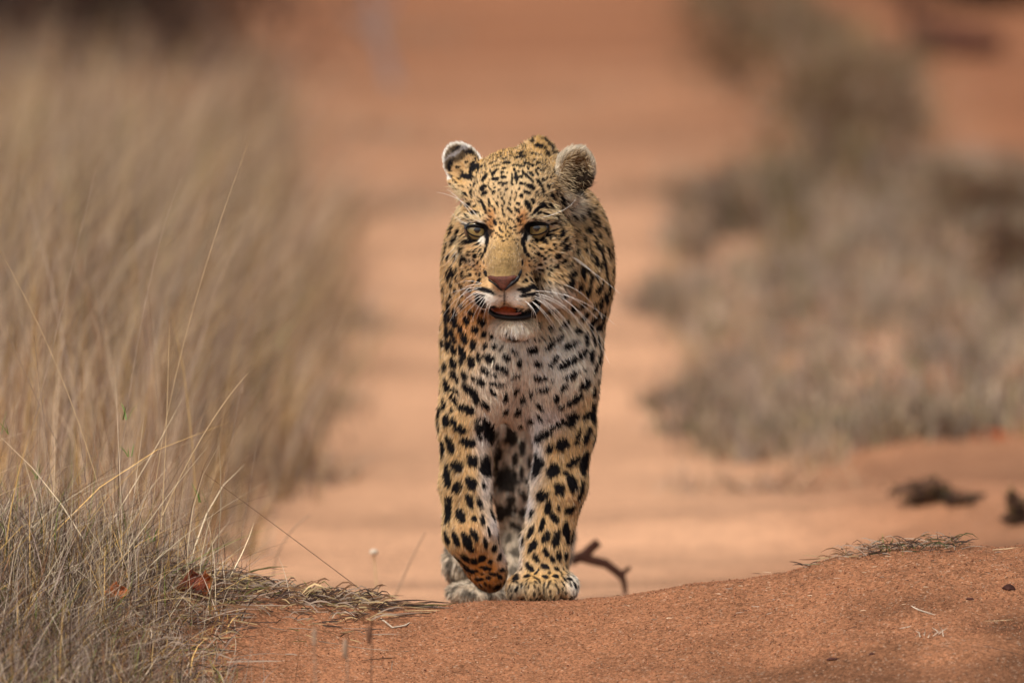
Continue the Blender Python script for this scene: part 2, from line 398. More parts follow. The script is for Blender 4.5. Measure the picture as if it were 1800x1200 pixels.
# --- coat: spots read off as (x, y, length, width, angle) lists, put on the skin where they sit
REG = [
 (770, 230, 8, [(300,260,260,90,-35),(430,300,200,80,20),(180,440,200,60,-75),(275,510,70,50,0),(400,440,60,35,-30),(500,530,190,95,-48),(410,650,180,75,15),(600,520,90,40,-35),(560,580,60,40,-60),(760,460,150,35,-25),(720,400,130,25,-25),
  (800,500,130,28,-15),(840,340,200,25,-8),(890,370,110,30,-15),(960,455,110,45,0),(930,400,100,35,-15),(1020,360,80,30,-20),(830,550,70,30,-20),(930,530,80,30,-10),(780,600,80,60,-30),(655,665,150,60,-55),(810,680,110,55,0),(905,590,60,50,0),
  (915,655,90,50,0),(510,775,90,40,-65),(630,800,130,60,-40),(650,880,110,60,-30),(780,870,70,45,-60),(870,735,70,40,-20),(915,755,70,35,-60),(370,890,80,50,30),(370,1010,80,40,-70),(290,1050,80,50,-50),(440,1050,110,45,-45),(520,1060,80,50,-60),
  (500,1150,140,45,5),(330,1150,60,25,-40),(720,1020,120,35,85),(1170,920,70,50,30),(1130,1030,70,45,40),(1100,870,40,35,0),(1040,660,120,35,85),(1100,650,150,50,85),(1075,550,60,40,80),(1165,650,60,45,0),(1165,740,60,45,0),(960,740,60,35,-60),
  (1040,740,70,35,70),(640,1050,200,40,65),(800,1120,100,30,80),(900,1060,50,30,60),(1010,1030,60,30,60),(830,1020,50,35,60),(1090,1110,90,35,60),(1010,1120,130,35,50),(910,1130,60,30,80),(470,860,60,40,-30),(480,930,60,35,-40),(960,830,60,35,-30),
  (860,830,60,25,-30),(800,800,50,25,-40),(940,260,150,80,-10),(1060,260,120,60,0),(1140,330,100,50,0)]),
 (900, 230, 8, [(230,110,180,70,-30),(560,170,250,80,50),(390,210,160,60,25),(160,310,90,40,-15),(280,330,130,55,20),(500,330,100,50,40),(200,410,80,25,-10),(210,460,100,40,-5),(290,490,90,35,0),(320,425,60,25,5),
  (380,465,80,30,5),(450,432,90,22,5),(140,500,70,30,0),(50,490,110,35,0),(225,530,60,25,60),(380,548,50,45,0),(35,560,60,35,80),(90,570,50,35,40),(155,590,80,35,80),(265,605,110,50,35),(350,600,100,28,60),(215,640,90,50,50),(260,680,130,35,50),
  (125,650,60,50,70),(60,660,130,40,75),(440,690,60,40,60),(385,745,160,50,50),(265,790,150,70,25),(215,870,110,60,25),(125,750,60,50,-30),(60,870,60,45,0),(125,930,65,60,0),(510,790,70,50,60),(440,840,80,35,55),(430,900,80,45,50),(370,920,50,30,60),
  (325,920,40,30,40),(565,920,90,55,50),(620,870,60,50,40),(500,950,120,30,70),(290,990,90,50,50),(220,1050,200,70,70),(680,965,110,60,60),(800,1070,80,50,50),(400,1050,110,50,45),(460,1050,130,45,55),(340,1120,130,50,-45),(540,1060,100,45,60),
  (380,1160,90,35,-25),(480,1170,100,30,10),(690,1140,100,40,70),(90,1030,70,50,60),(40,1120,70,35,60),(90,1130,80,35,60),(1070,1150,120,50,85),(1090,740,180,45,85),(60,380,80,40,10),(150,370,90,40,-20),(420,370,90,35,20)]),
 (770, 370, 8, [(190,260,150,100,-70),(180,110,120,50,-65),(270,120,90,35,-70),(210,420,120,50,-75),(120,520,140,60,-80),(90,680,120,40,-80),(290,320,120,70,75),(270,420,80,45,60),(330,550,90,50,60),(375,680,120,40,55),(440,700,60,30,80),
  (450,430,230,60,-8),(560,470,100,25,-20),(480,575,150,25,0),(590,560,60,25,-25),(520,640,60,60,0),(250,640,120,50,85),(200,850,160,60,80),(270,880,180,50,85),(330,720,100,40,-70),(350,890,130,45,85),(145,920,120,60,75),(190,1030,100,40,80),
  (450,900,60,50,80),(85,1100,160,60,85),(250,1110,70,50,80),(330,1070,80,50,0),(340,1160,70,50,0),(450,1110,80,50,0),(570,985,110,45,0),(590,900,80,30,60),(540,890,40,30,60),(630,1105,250,62,12),(560,1180,170,40,8),
  (690,330,160,50,85),(690,450,160,50,-85),(665,560,120,45,-65),(620,650,100,36,-55),(560,730,90,22,-50),(655,870,110,28,70),(800,170,100,50,70),(840,120,50,30,0),(930,70,60,30,60),(880,180,50,30,60),(930,190,60,25,45),(975,190,60,25,60),
  (1020,250,50,35,30),(1080,280,40,30,0),(1050,150,100,25,50),(1120,130,80,40,60),(1155,140,60,25,80),(780,290,40,30,0),(820,320,40,25,0),(870,260,60,30,70),(900,300,60,25,40),(980,300,60,20,40),(1100,460,26,20,0),(1130,520,26,20,0),
  (620,300,60,30,-80),(400,200,140,30,10),(650,730,60,20,80),(430,620,60,22,10),(600,610,50,20,-30),(500,700,50,22,40),(540,540,60,20,-20)]),
 (900, 370, 8, [(630,100,80,40,-75),(560,175,100,35,-15),(660,190,110,45,80),(700,155,40,30,60),(590,280,150,30,-25),(685,25,90,40,65),(780,160,190,45,82),(860,110,90,45,60),(980,110,100,35,75),(1065,50,120,50,80),(1130,170,150,30,80),
  (850,305,90,40,75),(920,285,80,40,85),(700,320,130,60,-65),(740,420,130,50,-45),(865,430,90,80,0),(755,520,100,70,-60),(910,570,110,50,85),(650,640,100,80,10),(730,700,90,45,-55),(625,780,110,50,-35),(810,745,130,35,-40),(600,370,80,50,60),
  (525,370,110,55,60),(470,440,100,45,50),(420,410,120,50,60),(350,430,100,50,-60),(450,365,250,34,-15),(590,480,50,40,0),(610,530,60,35,-60),(530,555,60,40,30),(415,540,70,40,0),(475,590,50,30,0),(370,605,70,40,30),(420,640,60,30,0),
  (460,680,60,35,-45),(520,640,70,25,-40),(545,695,40,25,-60),(330,610,50,20,30),(380,760,80,35,10),(320,720,50,30,30),(240,715,50,25,30),(320,790,70,20,20),(310,860,70,30,40),(430,840,50,40,-30),(380,830,50,25,-10),(540,790,60,25,-70),
  (495,810,50,25,-70),(270,890,45,30,20),(200,895,30,30,0),(520,890,80,25,-55),(360,955,90,50,-15),(275,980,60,50,0),(200,980,50,45,0),(155,1000,35,25,-30),(140,1100,160,40,-10),(300,1070,220,62,-12),(270,1175,280,48,-12),
  (190,370,130,52,-75),(155,450,120,60,-85),(170,540,130,52,70),(210,620,110,48,50),(265,670,70,30,45),(140,740,80,35,-60),(110,890,120,30,-60),(1090,270,110,40,80),(1040,270,90,50,-80),(1015,385,100,50,75),(1035,540,100,45,85),
  (1105,560,220,30,88),(1165,400,120,45,80),(1175,500,90,50,85),(1170,700,130,60,80),(1000,860,160,60,80),(1050,820,90,50,60),(840,880,110,80,-20),(820,1000,110,80,-30),(930,1080,130,90,-40),(1110,940,140,50,-70),(1080,1110,140,60,-75),
  (710,1180,100,60,-30),(250,500,50,22,40),(300,530,50,22,30),(270,440,50,22,60)]),
 (960, 380, 8, [(700,70,150,50,75),(830,200,120,60,65),(730,250,100,30,75),(690,370,190,50,82),(770,470,150,45,-85),(870,510,190,60,80),(960,460,90,50,70),(960,550,120,30,80),(690,620,130,55,-80),(760,690,110,40,-80),(830,740,300,50,82),
  (930,740,100,90,0),(710,830,100,50,70),(780,930,120,40,-80),(730,1010,130,55,-60),(880,1000,120,60,80),(920,900,180,20,82),(840,1130,150,60,75),(770,1160,80,35,80)]),
 (760, 500, 6, [(120,50,100,50,85),(170,230,120,50,-80),(110,340,120,50,80),(240,290,100,45,85),(235,390,110,50,75),(185,350,70,25,80),(310,210,90,50,75),(405,290,65,65,0),(365,375,100,60,60),(520,380,100,65,25),(455,470,70,75,0),
  (300,460,110,50,80),(345,560,100,60,70),(205,500,100,50,75),(240,570,80,45,75),(150,500,130,40,85),(165,640,110,60,80),(230,680,100,50,65),(110,610,100,40,85),(545,525,80,50,-70),(635,510,120,45,-80),(435,630,100,65,-80),(560,640,60,60,0),
  (310,680,110,60,70),(340,730,80,50,60),(310,800,90,50,-80),(410,820,120,65,85),(220,815,110,65,50),(655,650,60,50,-30),(730,660,60,25,-50),(490,760,110,45,80),(600,770,110,70,30),(780,760,90,50,45),(860,700,100,35,25),
  (560,900,140,65,15),(740,890,150,55,25),(880,565,150,45,15),(990,560,70,60,-30),(650,950,70,40,0),(880,955,110,40,-15),(340,940,90,60,60),(240,965,100,60,40),(440,980,80,45,40),(510,1020,110,60,25),(680,1045,150,45,5),(130,860,110,60,80),
  (150,1050,120,60,70),(240,1110,90,50,30),(400,1100,190,80,35),(640,1130,110,40,55),(1060,690,110,60,-15),(500,200,130,60,60),(540,200,110,40,80)]),
 (900, 500, 6, [(530,130,80,80,0),(470,230,120,60,-40),(370,290,90,45,-40),(700,50,100,70,-50),(810,80,180,50,-80),(910,40,100,50,-70),(1010,30,100,40,85),(990,130,110,50,70),(935,190,110,40,85),(740,215,90,45,-45),(650,250,70,50,0),
  (870,240,110,40,-80),(1010,270,70,35,80),(905,320,100,40,-80),(770,330,110,55,-50),(840,400,140,45,-80),(965,330,90,50,80),(970,430,90,50,-80),(900,450,70,40,85),(1010,460,120,30,88),(550,420,120,60,-45),(410,450,70,40,-45),(690,480,60,65,80),
  (270,440,110,45,-45),(500,560,90,45,-45),(775,570,110,45,-80),(860,580,120,40,85),(910,590,120,35,85),(985,640,80,25,85),(620,630,150,60,-28),(400,640,100,50,-45),(740,720,90,60,-30),(830,740,130,50,-80),(590,820,190,70,-28),
  (440,800,120,40,-45),(270,830,90,55,10),(920,760,120,40,-80),(880,860,120,40,-70),(630,950,170,55,-30),(290,980,140,60,5),(770,1040,130,80,-25),(340,1100,150,45,-5),(540,1080,110,40,-50),(700,1170,110,60,-45),(860,1120,110,50,-80),
  (950,1120,100,30,85),(910,1000,80,30,-70),(420,1010,50,30,-30),(760,890,50,25,30),(245,180,110,60,80),(200,220,100,60,70)]),
 (760, 680, 6, [(120,180,120,45,88),(70,260,120,50,85),(210,240,45,50,0),(230,130,120,50,50),(330,210,160,70,20),(410,240,100,90,20),(150,350,110,70,80),(70,400,120,35,85),(230,370,110,60,70),(300,440,140,80,20),(190,600,190,70,70),
  (110,640,190,60,88),(380,580,150,90,15),(420,770,120,100,50),(265,830,130,120,0),(160,940,240,70,85),(415,1000,130,100,70),(260,1060,120,90,-70),(610,480,240,90,60),(490,490,150,40,65),(570,830,220,110,72),(535,1040,70,40,70),
  (380,1160,100,80,70),(180,1170,80,60,0),(550,180,100,60,45),(460,130,100,60,60),(820,400,260,110,88),(820,530,150,130,0),(780,960,230,250,0),(690,720,190,70,-75),(940,900,160,45,85),(1020,980,130,60,88),(1020,780,120,40,85),(950,1130,110,60,60)]),
 (880, 680, 6, [(440,500,190,80,-35),(590,400,190,50,-35),(760,310,150,110,-30),(740,370,110,90,0),(900,290,110,50,-55),(1010,270,210,70,88),(780,120,200,50,-35),(640,200,80,50,-20),(590,110,90,60,85),(450,20,130,40,0),(980,60,110,50,75),
  (820,490,120,45,-60),(910,500,180,60,-70),(980,550,120,55,-80),(800,580,70,40,-30),(660,600,150,120,-25),(520,640,110,60,-70),(390,820,240,100,-80),(770,780,160,70,-40),(880,790,220,80,-80),(555,870,170,130,-35),(685,900,80,50,40),
  (760,1020,170,90,75),(620,1070,130,90,75),(445,1130,120,100,-40),(850,1090,230,50,-78),(930,830,200,24,-80)]),
 (760, 860, 6, [(390,110,150,75,70),(495,130,120,55,70),(185,210,250,50,88),(120,240,230,45,90),(300,270,160,90,75),(440,310,60,60,0),(530,320,120,55,80),(595,440,110,30,80),(440,470,150,60,65),(240,500,170,60,75),(150,500,150,50,70),
  (375,560,200,90,65),(560,560,110,45,80),(650,620,100,50,-75),(185,660,120,50,70),(265,730,80,65,30),(345,720,120,55,60),(435,750,80,70,60),(525,720,90,65,-60),(610,765,60,55,-45),(710,710,80,50,70),(350,820,70,60,20),(290,830,80,50,40),
  (415,860,65,50,0),(465,855,40,40,0),(560,830,110,50,10),(740,845,80,45,10),(350,895,60,30,0),(490,945,100,35,0),(650,890,110,40,10),(710,920,70,50,30),(590,930,60,40,0),(800,790,40,40,0),(690,1020,120,50,-30),(770,640,80,25,75),
  (660,220,230,180,-20),(870,370,130,70,35),(970,240,110,90,20),(890,650,110,100,0),(950,470,90,70,0),(810,510,60,90,0),(400,1110,140,60,10),(200,960,90,50,60),(340,1080,60,50,0)]),
 (860, 880, 6, [(620,60,130,70,-75),(450,120,110,40,-65),(850,80,150,80,-30),(560,240,150,50,-75),(690,170,150,80,60),(730,70,80,40,60),(440,320,160,45,-65),(600,370,140,80,-65),(815,320,230,70,85),(870,370,180,30,-80),(705,400,180,80,-80),
  (460,470,150,70,-55),(600,535,120,55,60),(500,600,120,60,60),(735,580,110,60,70),(665,610,90,50,60),(810,570,90,50,80),(590,690,110,55,25),(430,700,120,55,50),(710,710,60,40,20),(280,800,130,35,-65),(400,790,70,30,0),(500,750,90,20,-45),
  (590,800,70,40,20),(700,790,70,30,0),(790,820,80,20,50),(850,820,80,25,20),(780,870,90,20,55),(910,890,80,30,60),(290,920,80,30,-60)]),
]
SP = []      # centre, normal, axis a, axis b, ra, rb, strength
occ = {}
def add_spot(c, n, a, b, ra, rb, st=1.0):
    SP.append((c, n, a, b, ra, rb, st))
    occ.setdefault(tuple(np.floor(c/.03).astype(int)), []).append((c, (ra+rb)/2))
def free(c, gap):
    k = np.floor(c/.03).astype(int)
    for dx in (-1, 0, 1):
        for dy in (-1, 0, 1):
            for dz in (-1, 0, 1):
                for q, r in occ.get((k[0]+dx, k[1]+dy, k[2]+dz), ()):
                    if np.linalg.norm(q-c) < gap+r: return False
    return True
def px_spot(px, py, ln, wd, ang, st=1.0, big=1.0):
    h, n = cast(px, py)
    if h is None:
        h, n = cast(px + (6 if px < 925 else -6), py)
        if h is None: return
    s = sc(h[1]); t = math.radians(ang)
    f = FWD; nf = float(n@f)
    if nf > -.25: nf = -.25
    def tang(u):
        w = u - f*(float(u@n)/nf); l = np.linalg.norm(w); return w/l, min(l, 1.9)
    ua = RIGHT*math.cos(t)-UP*math.sin(t); ub = RIGHT*math.sin(t)+UP*math.cos(t)
    a, la = tang(ua); b, lb = tang(ub)
    b = b-a*float(a@b); b /= np.linalg.norm(b)+1e-9
    add_spot(h, n, a, b, ln*s*la/2*big, wd*s*lb/2*big, st)
done = []
for ox, oy, z, lst in REG:
    for x, y, l, w, an in lst:
        px, py = ox+x/z, oy+y/z
        if any(abs(px-u)+abs(py-v_) < 5 and z_ != (ox, oy) for u, v_, z_ in done): continue
        done.append((px, py, (ox, oy)))
        px_spot(px, py, l/z, w/z, an, big=(1.12 if 800 < px < 1000 and py < 590 else (1.28 if py < 640 else 1.18)) if py < 860 else 1.12)
nfront = len(SP)
# the rest of the coat: rosettes on the flanks and back, plain spots elsewhere
def to_px(V):
    d = V-CAM; zc = d@FWD; return 900+(d@RIGHT)/zc/PXW, 600-(d@UP)/zc/PXW
VPX, VPY = to_px(LV)
facing = -(LN*((LV-CAM)/np.linalg.norm(LV-CAM, axis=1)[:, None])).sum(1)
order = rng.permutation(len(LV))[:40000]
for i in order:
    c, n = LV[i], LN[i]; px, py = VPX[i], VPY[i]; D = -c[1]/S0
    if D > 70 and facing[i] > -.1 and 790 < px < 1060 and py < 600:       # the face is drawn above; only small flecks are added between
        if (py < 424 or abs(px-888) > 42) and (py < 510 or py > 590) and free(c, .0030):
            gd = np.array([(px-888)/60, .3, (400-py)/90]); gd = gd-n*(gd@n); gd /= np.linalg.norm(gd)+1e-9; add_spot(c, n, gd, np.cross(n, gd), rng.uniform(.0026, .0042), rng.uniform(.0014, .0021), .95)
        continue
    if n[2] < -.75 and c[2] > .3: continue
    ref = np.array([0, 1., -.3]) if c[2] > .36 else np.array([0, .1, -1.])
    a = ref-n*(ref@n); a /= np.linalg.norm(a)+1e-9; b = np.cross(n, a)
    if c[1] > .22 and c[2] > .36:
        if free(c, .021):
            k = rng.integers(3, 6); ph = rng.random()*6.3
            for j in range(k):
                an = ph+j*6.283/k; add_spot(c+(a*math.cos(an)*1.15+b*math.sin(an))*.0155, n, a*math.cos(an+1.57)+b*math.sin(an+1.57), -a*math.sin(an+1.57)+b*math.cos(an+1.57), .0088, .0052)
            add_spot(c, n, a, b, .0105, .0095, -.45)
    elif c[1] > .22:
        if free(c, .012): add_spot(c, n, a, b, rng.uniform(.010, .016), rng.uniform(.006, .010))
    elif c[2] < .075:
        if free(c, .0042): add_spot(c, n, a, b, rng.uniform(.0035, .006), rng.uniform(.002, .003), .9)
    elif free(c, (.0085 if c[2] > .4 else .0105) + (.004 if c[1] < .08 else 0)):
        r = .0062 if c[2] > .4 else .008
        add_spot(c, n, a, b, r*rng.uniform(.9, 1.5), r*rng.uniform(.55, .8))
print('spots', nfront, len(SP), time.time()-T0)

# --- ground colour of the coat
C_GOLD = lin(214, 176, 124)*.88; C_BACK = lin(206, 162, 98)*.85; C_PALE = lin(236, 214, 172)*.98; C_WHITE = lin(246, 240, 228)*1.02; C_GREY = lin(222, 204, 186)*1.02
C_ORANGE = lin(196, 122, 52)*.8; C_TAN = lin(156, 128, 82)*.58; C_BLACK = lin(22, 19, 22)*.85; C_MAUVE = lin(222, 216, 216)*.95; C_BROWN = lin(120, 80, 50)*.8
BL = [ # px, py, radius x, radius y, colour, strength
 (830,560,52,60,C_ORANGE,.75),(800,500,30,50,C_GOLD,.5),(905,330,60,50,C_PALE,.5),(888,350,16,40,C_BROWN,.25),(832,381,30,8,C_PALE,.9),(948,382,36,7,C_PALE,.9),
 (888,462,36,32,C_TAN,.78),(890,428,28,18,C_TAN,.3),(886,476,30,12,lin(150,122,76)*.7,.5),(862,400,8,22,C_ORANGE,.6),(916,392,9,26,C_ORANGE,.55),(862,378,9,14,C_ORANGE,.6),(920,380,9,12,C_ORANGE,.6),(925,468,12,14,C_ORANGE,.55),(845,470,12,14,C_ORANGE,.4),
 (840,420,22,5,C_PALE,.9),(945,417,24,5,C_PALE,.9),(846,422,8,9,C_WHITE,.8),(925,416,7,8,C_WHITE,.9),(858,525,20,16,C_WHITE,.95),(905,522,26,15,C_WHITE,.95),(882,535,26,12,C_WHITE,.9),(930,536,14,12,C_PALE,.7),
 (904,580,42,20,C_WHITE,.9),(905,605,46,22,C_WHITE,.9),(905,640,55,40,C_WHITE,.75),(970,520,34,22,C_WHITE,.95),(962,470,22,20,C_PALE,.7),(1003,450,16,22,C_PALE,.8),(990,370,40,22,C_PALE,.8),(1010,360,26,24,C_WHITE,.45),
 (798,352,12,22,C_PALE,.9),(804,430,8,20,C_PALE,.7),(812,450,14,14,C_PALE,.7),(985,580,55,38,C_PALE,.8),(1000,630,60,60,C_WHITE,.75),(950,650,60,60,C_WHITE,.8),(865,680,60,48,C_GREY,.75),(915,700,62,60,C_GREY,.95),(905,755,40,40,C_GREY,.8),
 (845,770,16,40,C_MAUVE,.9),(852,850,14,50,C_MAUVE,.9),(866,925,18,28,C_MAUVE,.8),(884,975,12,30,C_MAUVE,.7),(938,800,20,60,C_MAUVE,.95),(930,880,14,40,C_MAUVE,.85),(912,960,10,50,C_MAUVE,.7),(960,740,34,26,C_MAUVE,.7),
 (830,1000,52,34,C_ORANGE,.85),(860,1015,36,32,C_ORANGE,.9),(830,950,40,40,C_ORANGE,.35),(850,1040,40,14,C_BROWN,.7),(805,960,22,40,C_GOLD,.4),
 (820,820,30,120,C_GOLD,.5),(990,900,34,120,C_GOLD,.4),(955,1040,60,22,lin(196,168,128)*.85,.8),(1010,1030,16,24,C_WHITE,.85),(1008,975,8,30,C_WHITE,.6),(905,1040,20,18,lin(196,180,155)*.8,.7),
 (820,800,10,10,C_GOLD,0)]
def coat(Q, N):
    """colour of hair rooted (or skin) at points Q with normals N"""
    n = len(Q); px, py = to_px(Q); D = -Q[:, 1]/S0
    c = np.repeat(C_GOLD[None], n, 0)
    back = sstep(.2, .9, N[:, 2]); c = c*(1-back[:, None])+C_BACK*back[:, None]
    side = sstep(.2, .9, np.abs(N[:, 0]))*.2; c = c*(1-side[:, None])+C_PALE*side[:, None]
    bel = sstep(-.2, -.8, N[:, 2])*(Q[:, 2] > .25); c = c*(1-bel[:, None])+C_WHITE*bel[:, None]
    hind = (D < -260) & (Q[:, 2] < .42)
    w = hind*.85*np.clip(np.maximum(sstep(.1, -.4, N[:, 1]), 1-sstep(.02, .07, np.abs(Q[:, 0]-.03))), 0, 1); c = c*(1-w[:, None])+(C_GREY*1.05)*w[:, None]
    hf = (D < -200) & (Q[:, 2] < .1); c[hf] = lin(214, 196, 172)*.85
    vis = (D > -200)
    wob = vnoise(Q, 60, 31)
    for x, y, rx, ry, cc, st in BL:
        q = ((px-x)/rx)**2+((py-y)/ry)**2+.35*wob; q = np.maximum(q, 0)
        w = st*np.exp(-q**1.3*1.1)*vis
        c = c*(1-w[:, None])+cc*w[:, None]
    c *= (1+.12*wob+.10*vnoise(Q, 200, 33))[:, None]
    br = (D > 130)*np.exp(-(((px-888)/34)**2+((py-445)/42)**2)**2)
    c *= (1-br*(.42*sstep(-.1, .4, vnoise(Q, 520, 34))-.08))[:, None]
    # spots
    kd = KDTree(n)
    for i, q in enumerate(Q.tolist()): kd.insert(q, i)
    kd.balance()
    ink = np.zeros(n); ring = np.zeros(n); nz = vnoise(Q, 190, 35)*.30+vnoise(Q, 420, 36)*.16
    for (sc_, sn, a, b, ra, rb, st) in SP:
        hit = kd.find_range(sc_, 1.35*max(ra, rb))
        if not hit: continue
        ix = np.fromiter((h[1] for h in hit), dtype=np.int64, count=len(hit))
        d = Q[ix]-sc_
        v_ = np.sqrt((d@a/ra)**2+(d@b/rb)**2+(d@sn/(1.2*max(ra, rb)))**2)+nz[ix]*min(1.0, rb/.006)
        ok = (N[ix]@sn) > -.1
        m = (1-sstep(.86, 1.14, v_))*ok
        if st < 0: ring[ix] = np.maximum(ring[ix], m*-st)
        else: ink[ix] = np.maximum(ink[ix], m*st)
    c = c*(1-ring[:, None])+(C_ORANGE*.75)*ring[:, None]
    # ear backs and rims, lips, eye rims
    def blob(x, y, rx, ry, rot=0):
        t = math.radians(rot); dx, dy = px-x, py-y; u = dx*math.cos(t)+dy*math.sin(t); w_ = -dx*math.sin(t)+dy*math.cos(t)
        return np.sqrt((u/rx)**2+(w_/ry)**2)
    ear = (px < 850) & (py < 345) & (D > 40) & (D < 125)
    wl = .53*(px-815)+.85*(py-292)+nz*14; eb_ = blob(815, 292, 33, 45, -32)
    e = ear*(1-sstep(-16, -6, wl)); ink = np.maximum(ink, e*.88)
    e = ear*(1-sstep(0, 7, np.abs(wl+27))); ink *= 1-.42*e; c = c*(1-e[:, None])+C_MAUVE*e[:, None]
    e = ear*sstep(.84, 1.0, eb_+nz*.1)*(wl < 6); c = c*(1-e[:, None])+C_WHITE*e[:, None]; ink *= 1-.9*e
    er = (px > 962) & (py < 350) & (D > 20) & (D < 120) & (px > 985-(py-250)*.2)
    e = er*sstep(.80, 1.1, blob(1010, 304, 30, 40, 20)); 
    c[er] = (lin(165, 132, 92)*.7)
    c = c*(1-(e*.8)[:, None])+(lin(228, 214, 190)*.85)*(e*.8)[:, None]; ink = np.where(er, ink*.1, ink)
    e = er*(1-sstep(.7, 1.15, blob(1020, 318, 22, 26, 30))); ink = np.maximum(ink, e*.9)
    e = (D > 60)*(1-sstep(.8, 1.2, blob(1014, 335, 22, 9, 15))); ink = np.maximum(ink, e*.9)
    face = D > 130
    for x, y, rx, ry in ((839, 403.5, 21, 12.8), (943, 400.5, 22.5, 12.8)):
        e = face*(1-sstep(.92, 1.12, blob(x, y, rx, ry)+nz*.15)); ink = np.maximum(ink, e)
    e = face*(1-sstep(.9, 1.1, blob(858, 410, 7, 9, 40))); ink = np.maximum(ink, e*.9)
    e = face*(1-sstep(.9, 1.1, blob(922, 409, 7, 9, -40))); ink = np.maximum(ink, e*.9)
    e = face*(1-sstep(.85, 1.1, blob(902, 552, 45, 11))); ink = np.maximum(ink, e)
    e = face*(1-sstep(.85, 1.1, blob(940, 543, 15, 18, 20)+nz*.3)); ink = np.maximum(ink, e)
    e = face*(1-sstep(.85, 1.15, blob(866, 548, 9, 12, 20)+nz*.3)); ink = np.maximum(ink, e)
    e = face*(1-sstep(.7, 1.3, blob(887, 522, 2.2, 14))); ink = np.maximum(ink, e*.8)
    paw = (Q[:, 2] < .055) & (D > 20) & (px > 885)
    st_ = sstep(.12, .5, vnoise(Q*np.array([1, 1, .35]), 260, 41)); ink = np.where(paw, np.maximum(ink, st_*.5), ink)
    pa2 = (py > 1000) & (D > -60) & (px < 893); st_ = sstep(.1, .5, vnoise(Q, 190, 42)); ink = np.where(pa2, np.maximum(ink, st_*.4), ink)
    wh = face & (py > 508) & (py < 548) & (px > 845) & (px < 930); ink = np.where(wh, np.maximum(ink*1.0, .55*sstep(.55, .75, vnoise(Q, 480, 43))), ink)
    hindink = np.where((D < -260), np.where(Q[:, 2] < .06, .72, .95), 1.0)
    ink = np.clip(ink*hindink, 0, 1)
    return c*(1-ink[:, None])+C_BLACK*ink[:, None], ink
CC, INK = coat(LV, LN)
print('coat', time.time()-T0)
# darken nothing: the skin under the hair simply carries the coat colours
feet = P(900, 1060, 0)
leo = empty('leopard', (0.03, 0.0, 0.0), 'spotted leopard walking up the sandy track with one forepaw lifted and its mouth open', 'leopard')
M_skin = attr_mat('leopard_coat', .75, .15, .12, 900)
body = mesh_obj('body', LV, LF, M_skin, leo, CC)

# --- hair
def tri_sample(mask_density, total):
    a, b, c, d = (LV[LF[:, k]] for k in range(4)); area = .5*np.linalg.norm(np.cross(c-a, d-b), axis=1)
    dens = mask_density[LF].mean(1); w = area*dens; w /= w.sum()
    f = rng.choice(len(LF), total, p=w); u, v_ = rng.random(total), rng.random(total)
    W = np.stack([(1-u)*(1-v_), u*(1-v_), u*v_, (1-u)*v_], 1)
    mixv = lambda A: (A[LF[f]]*W[:, :, None]).sum(1)
    return mixv(LV), mixv(LN)
ANCH = [ # px, py, image direction x, y(down), depth, length in px
 (905,330,0,-1,.3,5),(850,335,-.5,-.8,.3,6),(960,335,.5,-.8,.3,6),(905,270,0,-.6,1,9),(888,440,0,-1,.1,4),(885,480,0,-1,.1,3),(865,450,-.4,-.8,.1,5),(915,450,.4,-.8,.1,5),
 (830,450,-.8,.4,.4,6),(960,450,.8,.3,.3,6),(1000,470,.8,.7,.4,12),(990,520,.7,.7,.3,16),(812,430,-.7,.6,.3,12),(815,400,-.7,-.2,.5,9),(985,400,.7,-.1,.5,9),(858,515,-.9,.3,.2,5),(920,515,.9,.3,.2,6),(850,500,-.9,.1,.2,6),(930,495,.9,.1,.2,6),
 (900,585,0,1,.05,14),(875,580,-.3,1,.1,12),(930,580,.3,1,.1,13),(800,500,-.1,1,.4,11),(1050,480,.15,1,.5,12),(1060,420,.2,.8,.7,11),(790,440,-.1,.9,.6,11),(900,640,0,1,.1,12),(850,660,.15,1,.1,11),(870,700,.3,.9,0,12),(960,640,.25,1,.1,12),(1000,640,.35,.9,.1,11),
 (915,720,0,1,.1,15),(960,700,.1,1,0,13),(1040,600,.1,1,.2,11),(790,620,0,1,.2,11),(820,720,-.2,1,.1,11),(815,850,-.35,.9,.1,11),(850,850,.25,1,.1,11),(825,930,-.1,1,.1,9),(855,1000,.5,.8,.1,6),(1000,730,.2,1,.1,12),(985,850,.25,1,.1,11),(945,850,-.35,.9,.1,12),
 (965,930,.15,1,.1,10),(930,960,-.3,.9,.1,9),(955,1010,0,1,0,6),(905,1035,-.4,.9,-.1,6),(1005,1030,.4,.9,-.1,7),(955,1040,0,1,-.1,6),(900,800,0,1,.1,12),(800,355,-.9,.4,.1,20),(815,290,-.2,-.8,.3,7),(800,300,-.5,-.6,.3,6),(990,365,.7,.5,.2,20),(968,350,.6,.5,.2,12),
 (843,345,-.5,-.6,.4,7),(790,320,-.5,-.5,.3,5),(945,270,.2,-.3,1,9),(1000,290,.4,-.7,-.1,12),(1030,290,.3,-.8,0,10)]
AP, AD, AL = [], [], []
for px, py, dx, dy, dz, ln in ANCH:
    h, n = cast(px, py)
    if h is None: continue
    AP.append(h); v_ = RIGHT*dx-UP*dy+FWD*dz; AD.append(v_/np.linalg.norm(v_)); AL.append(ln*S0)
AP, AD, AL = np.array(AP), np.array(AD), np.array(AL)
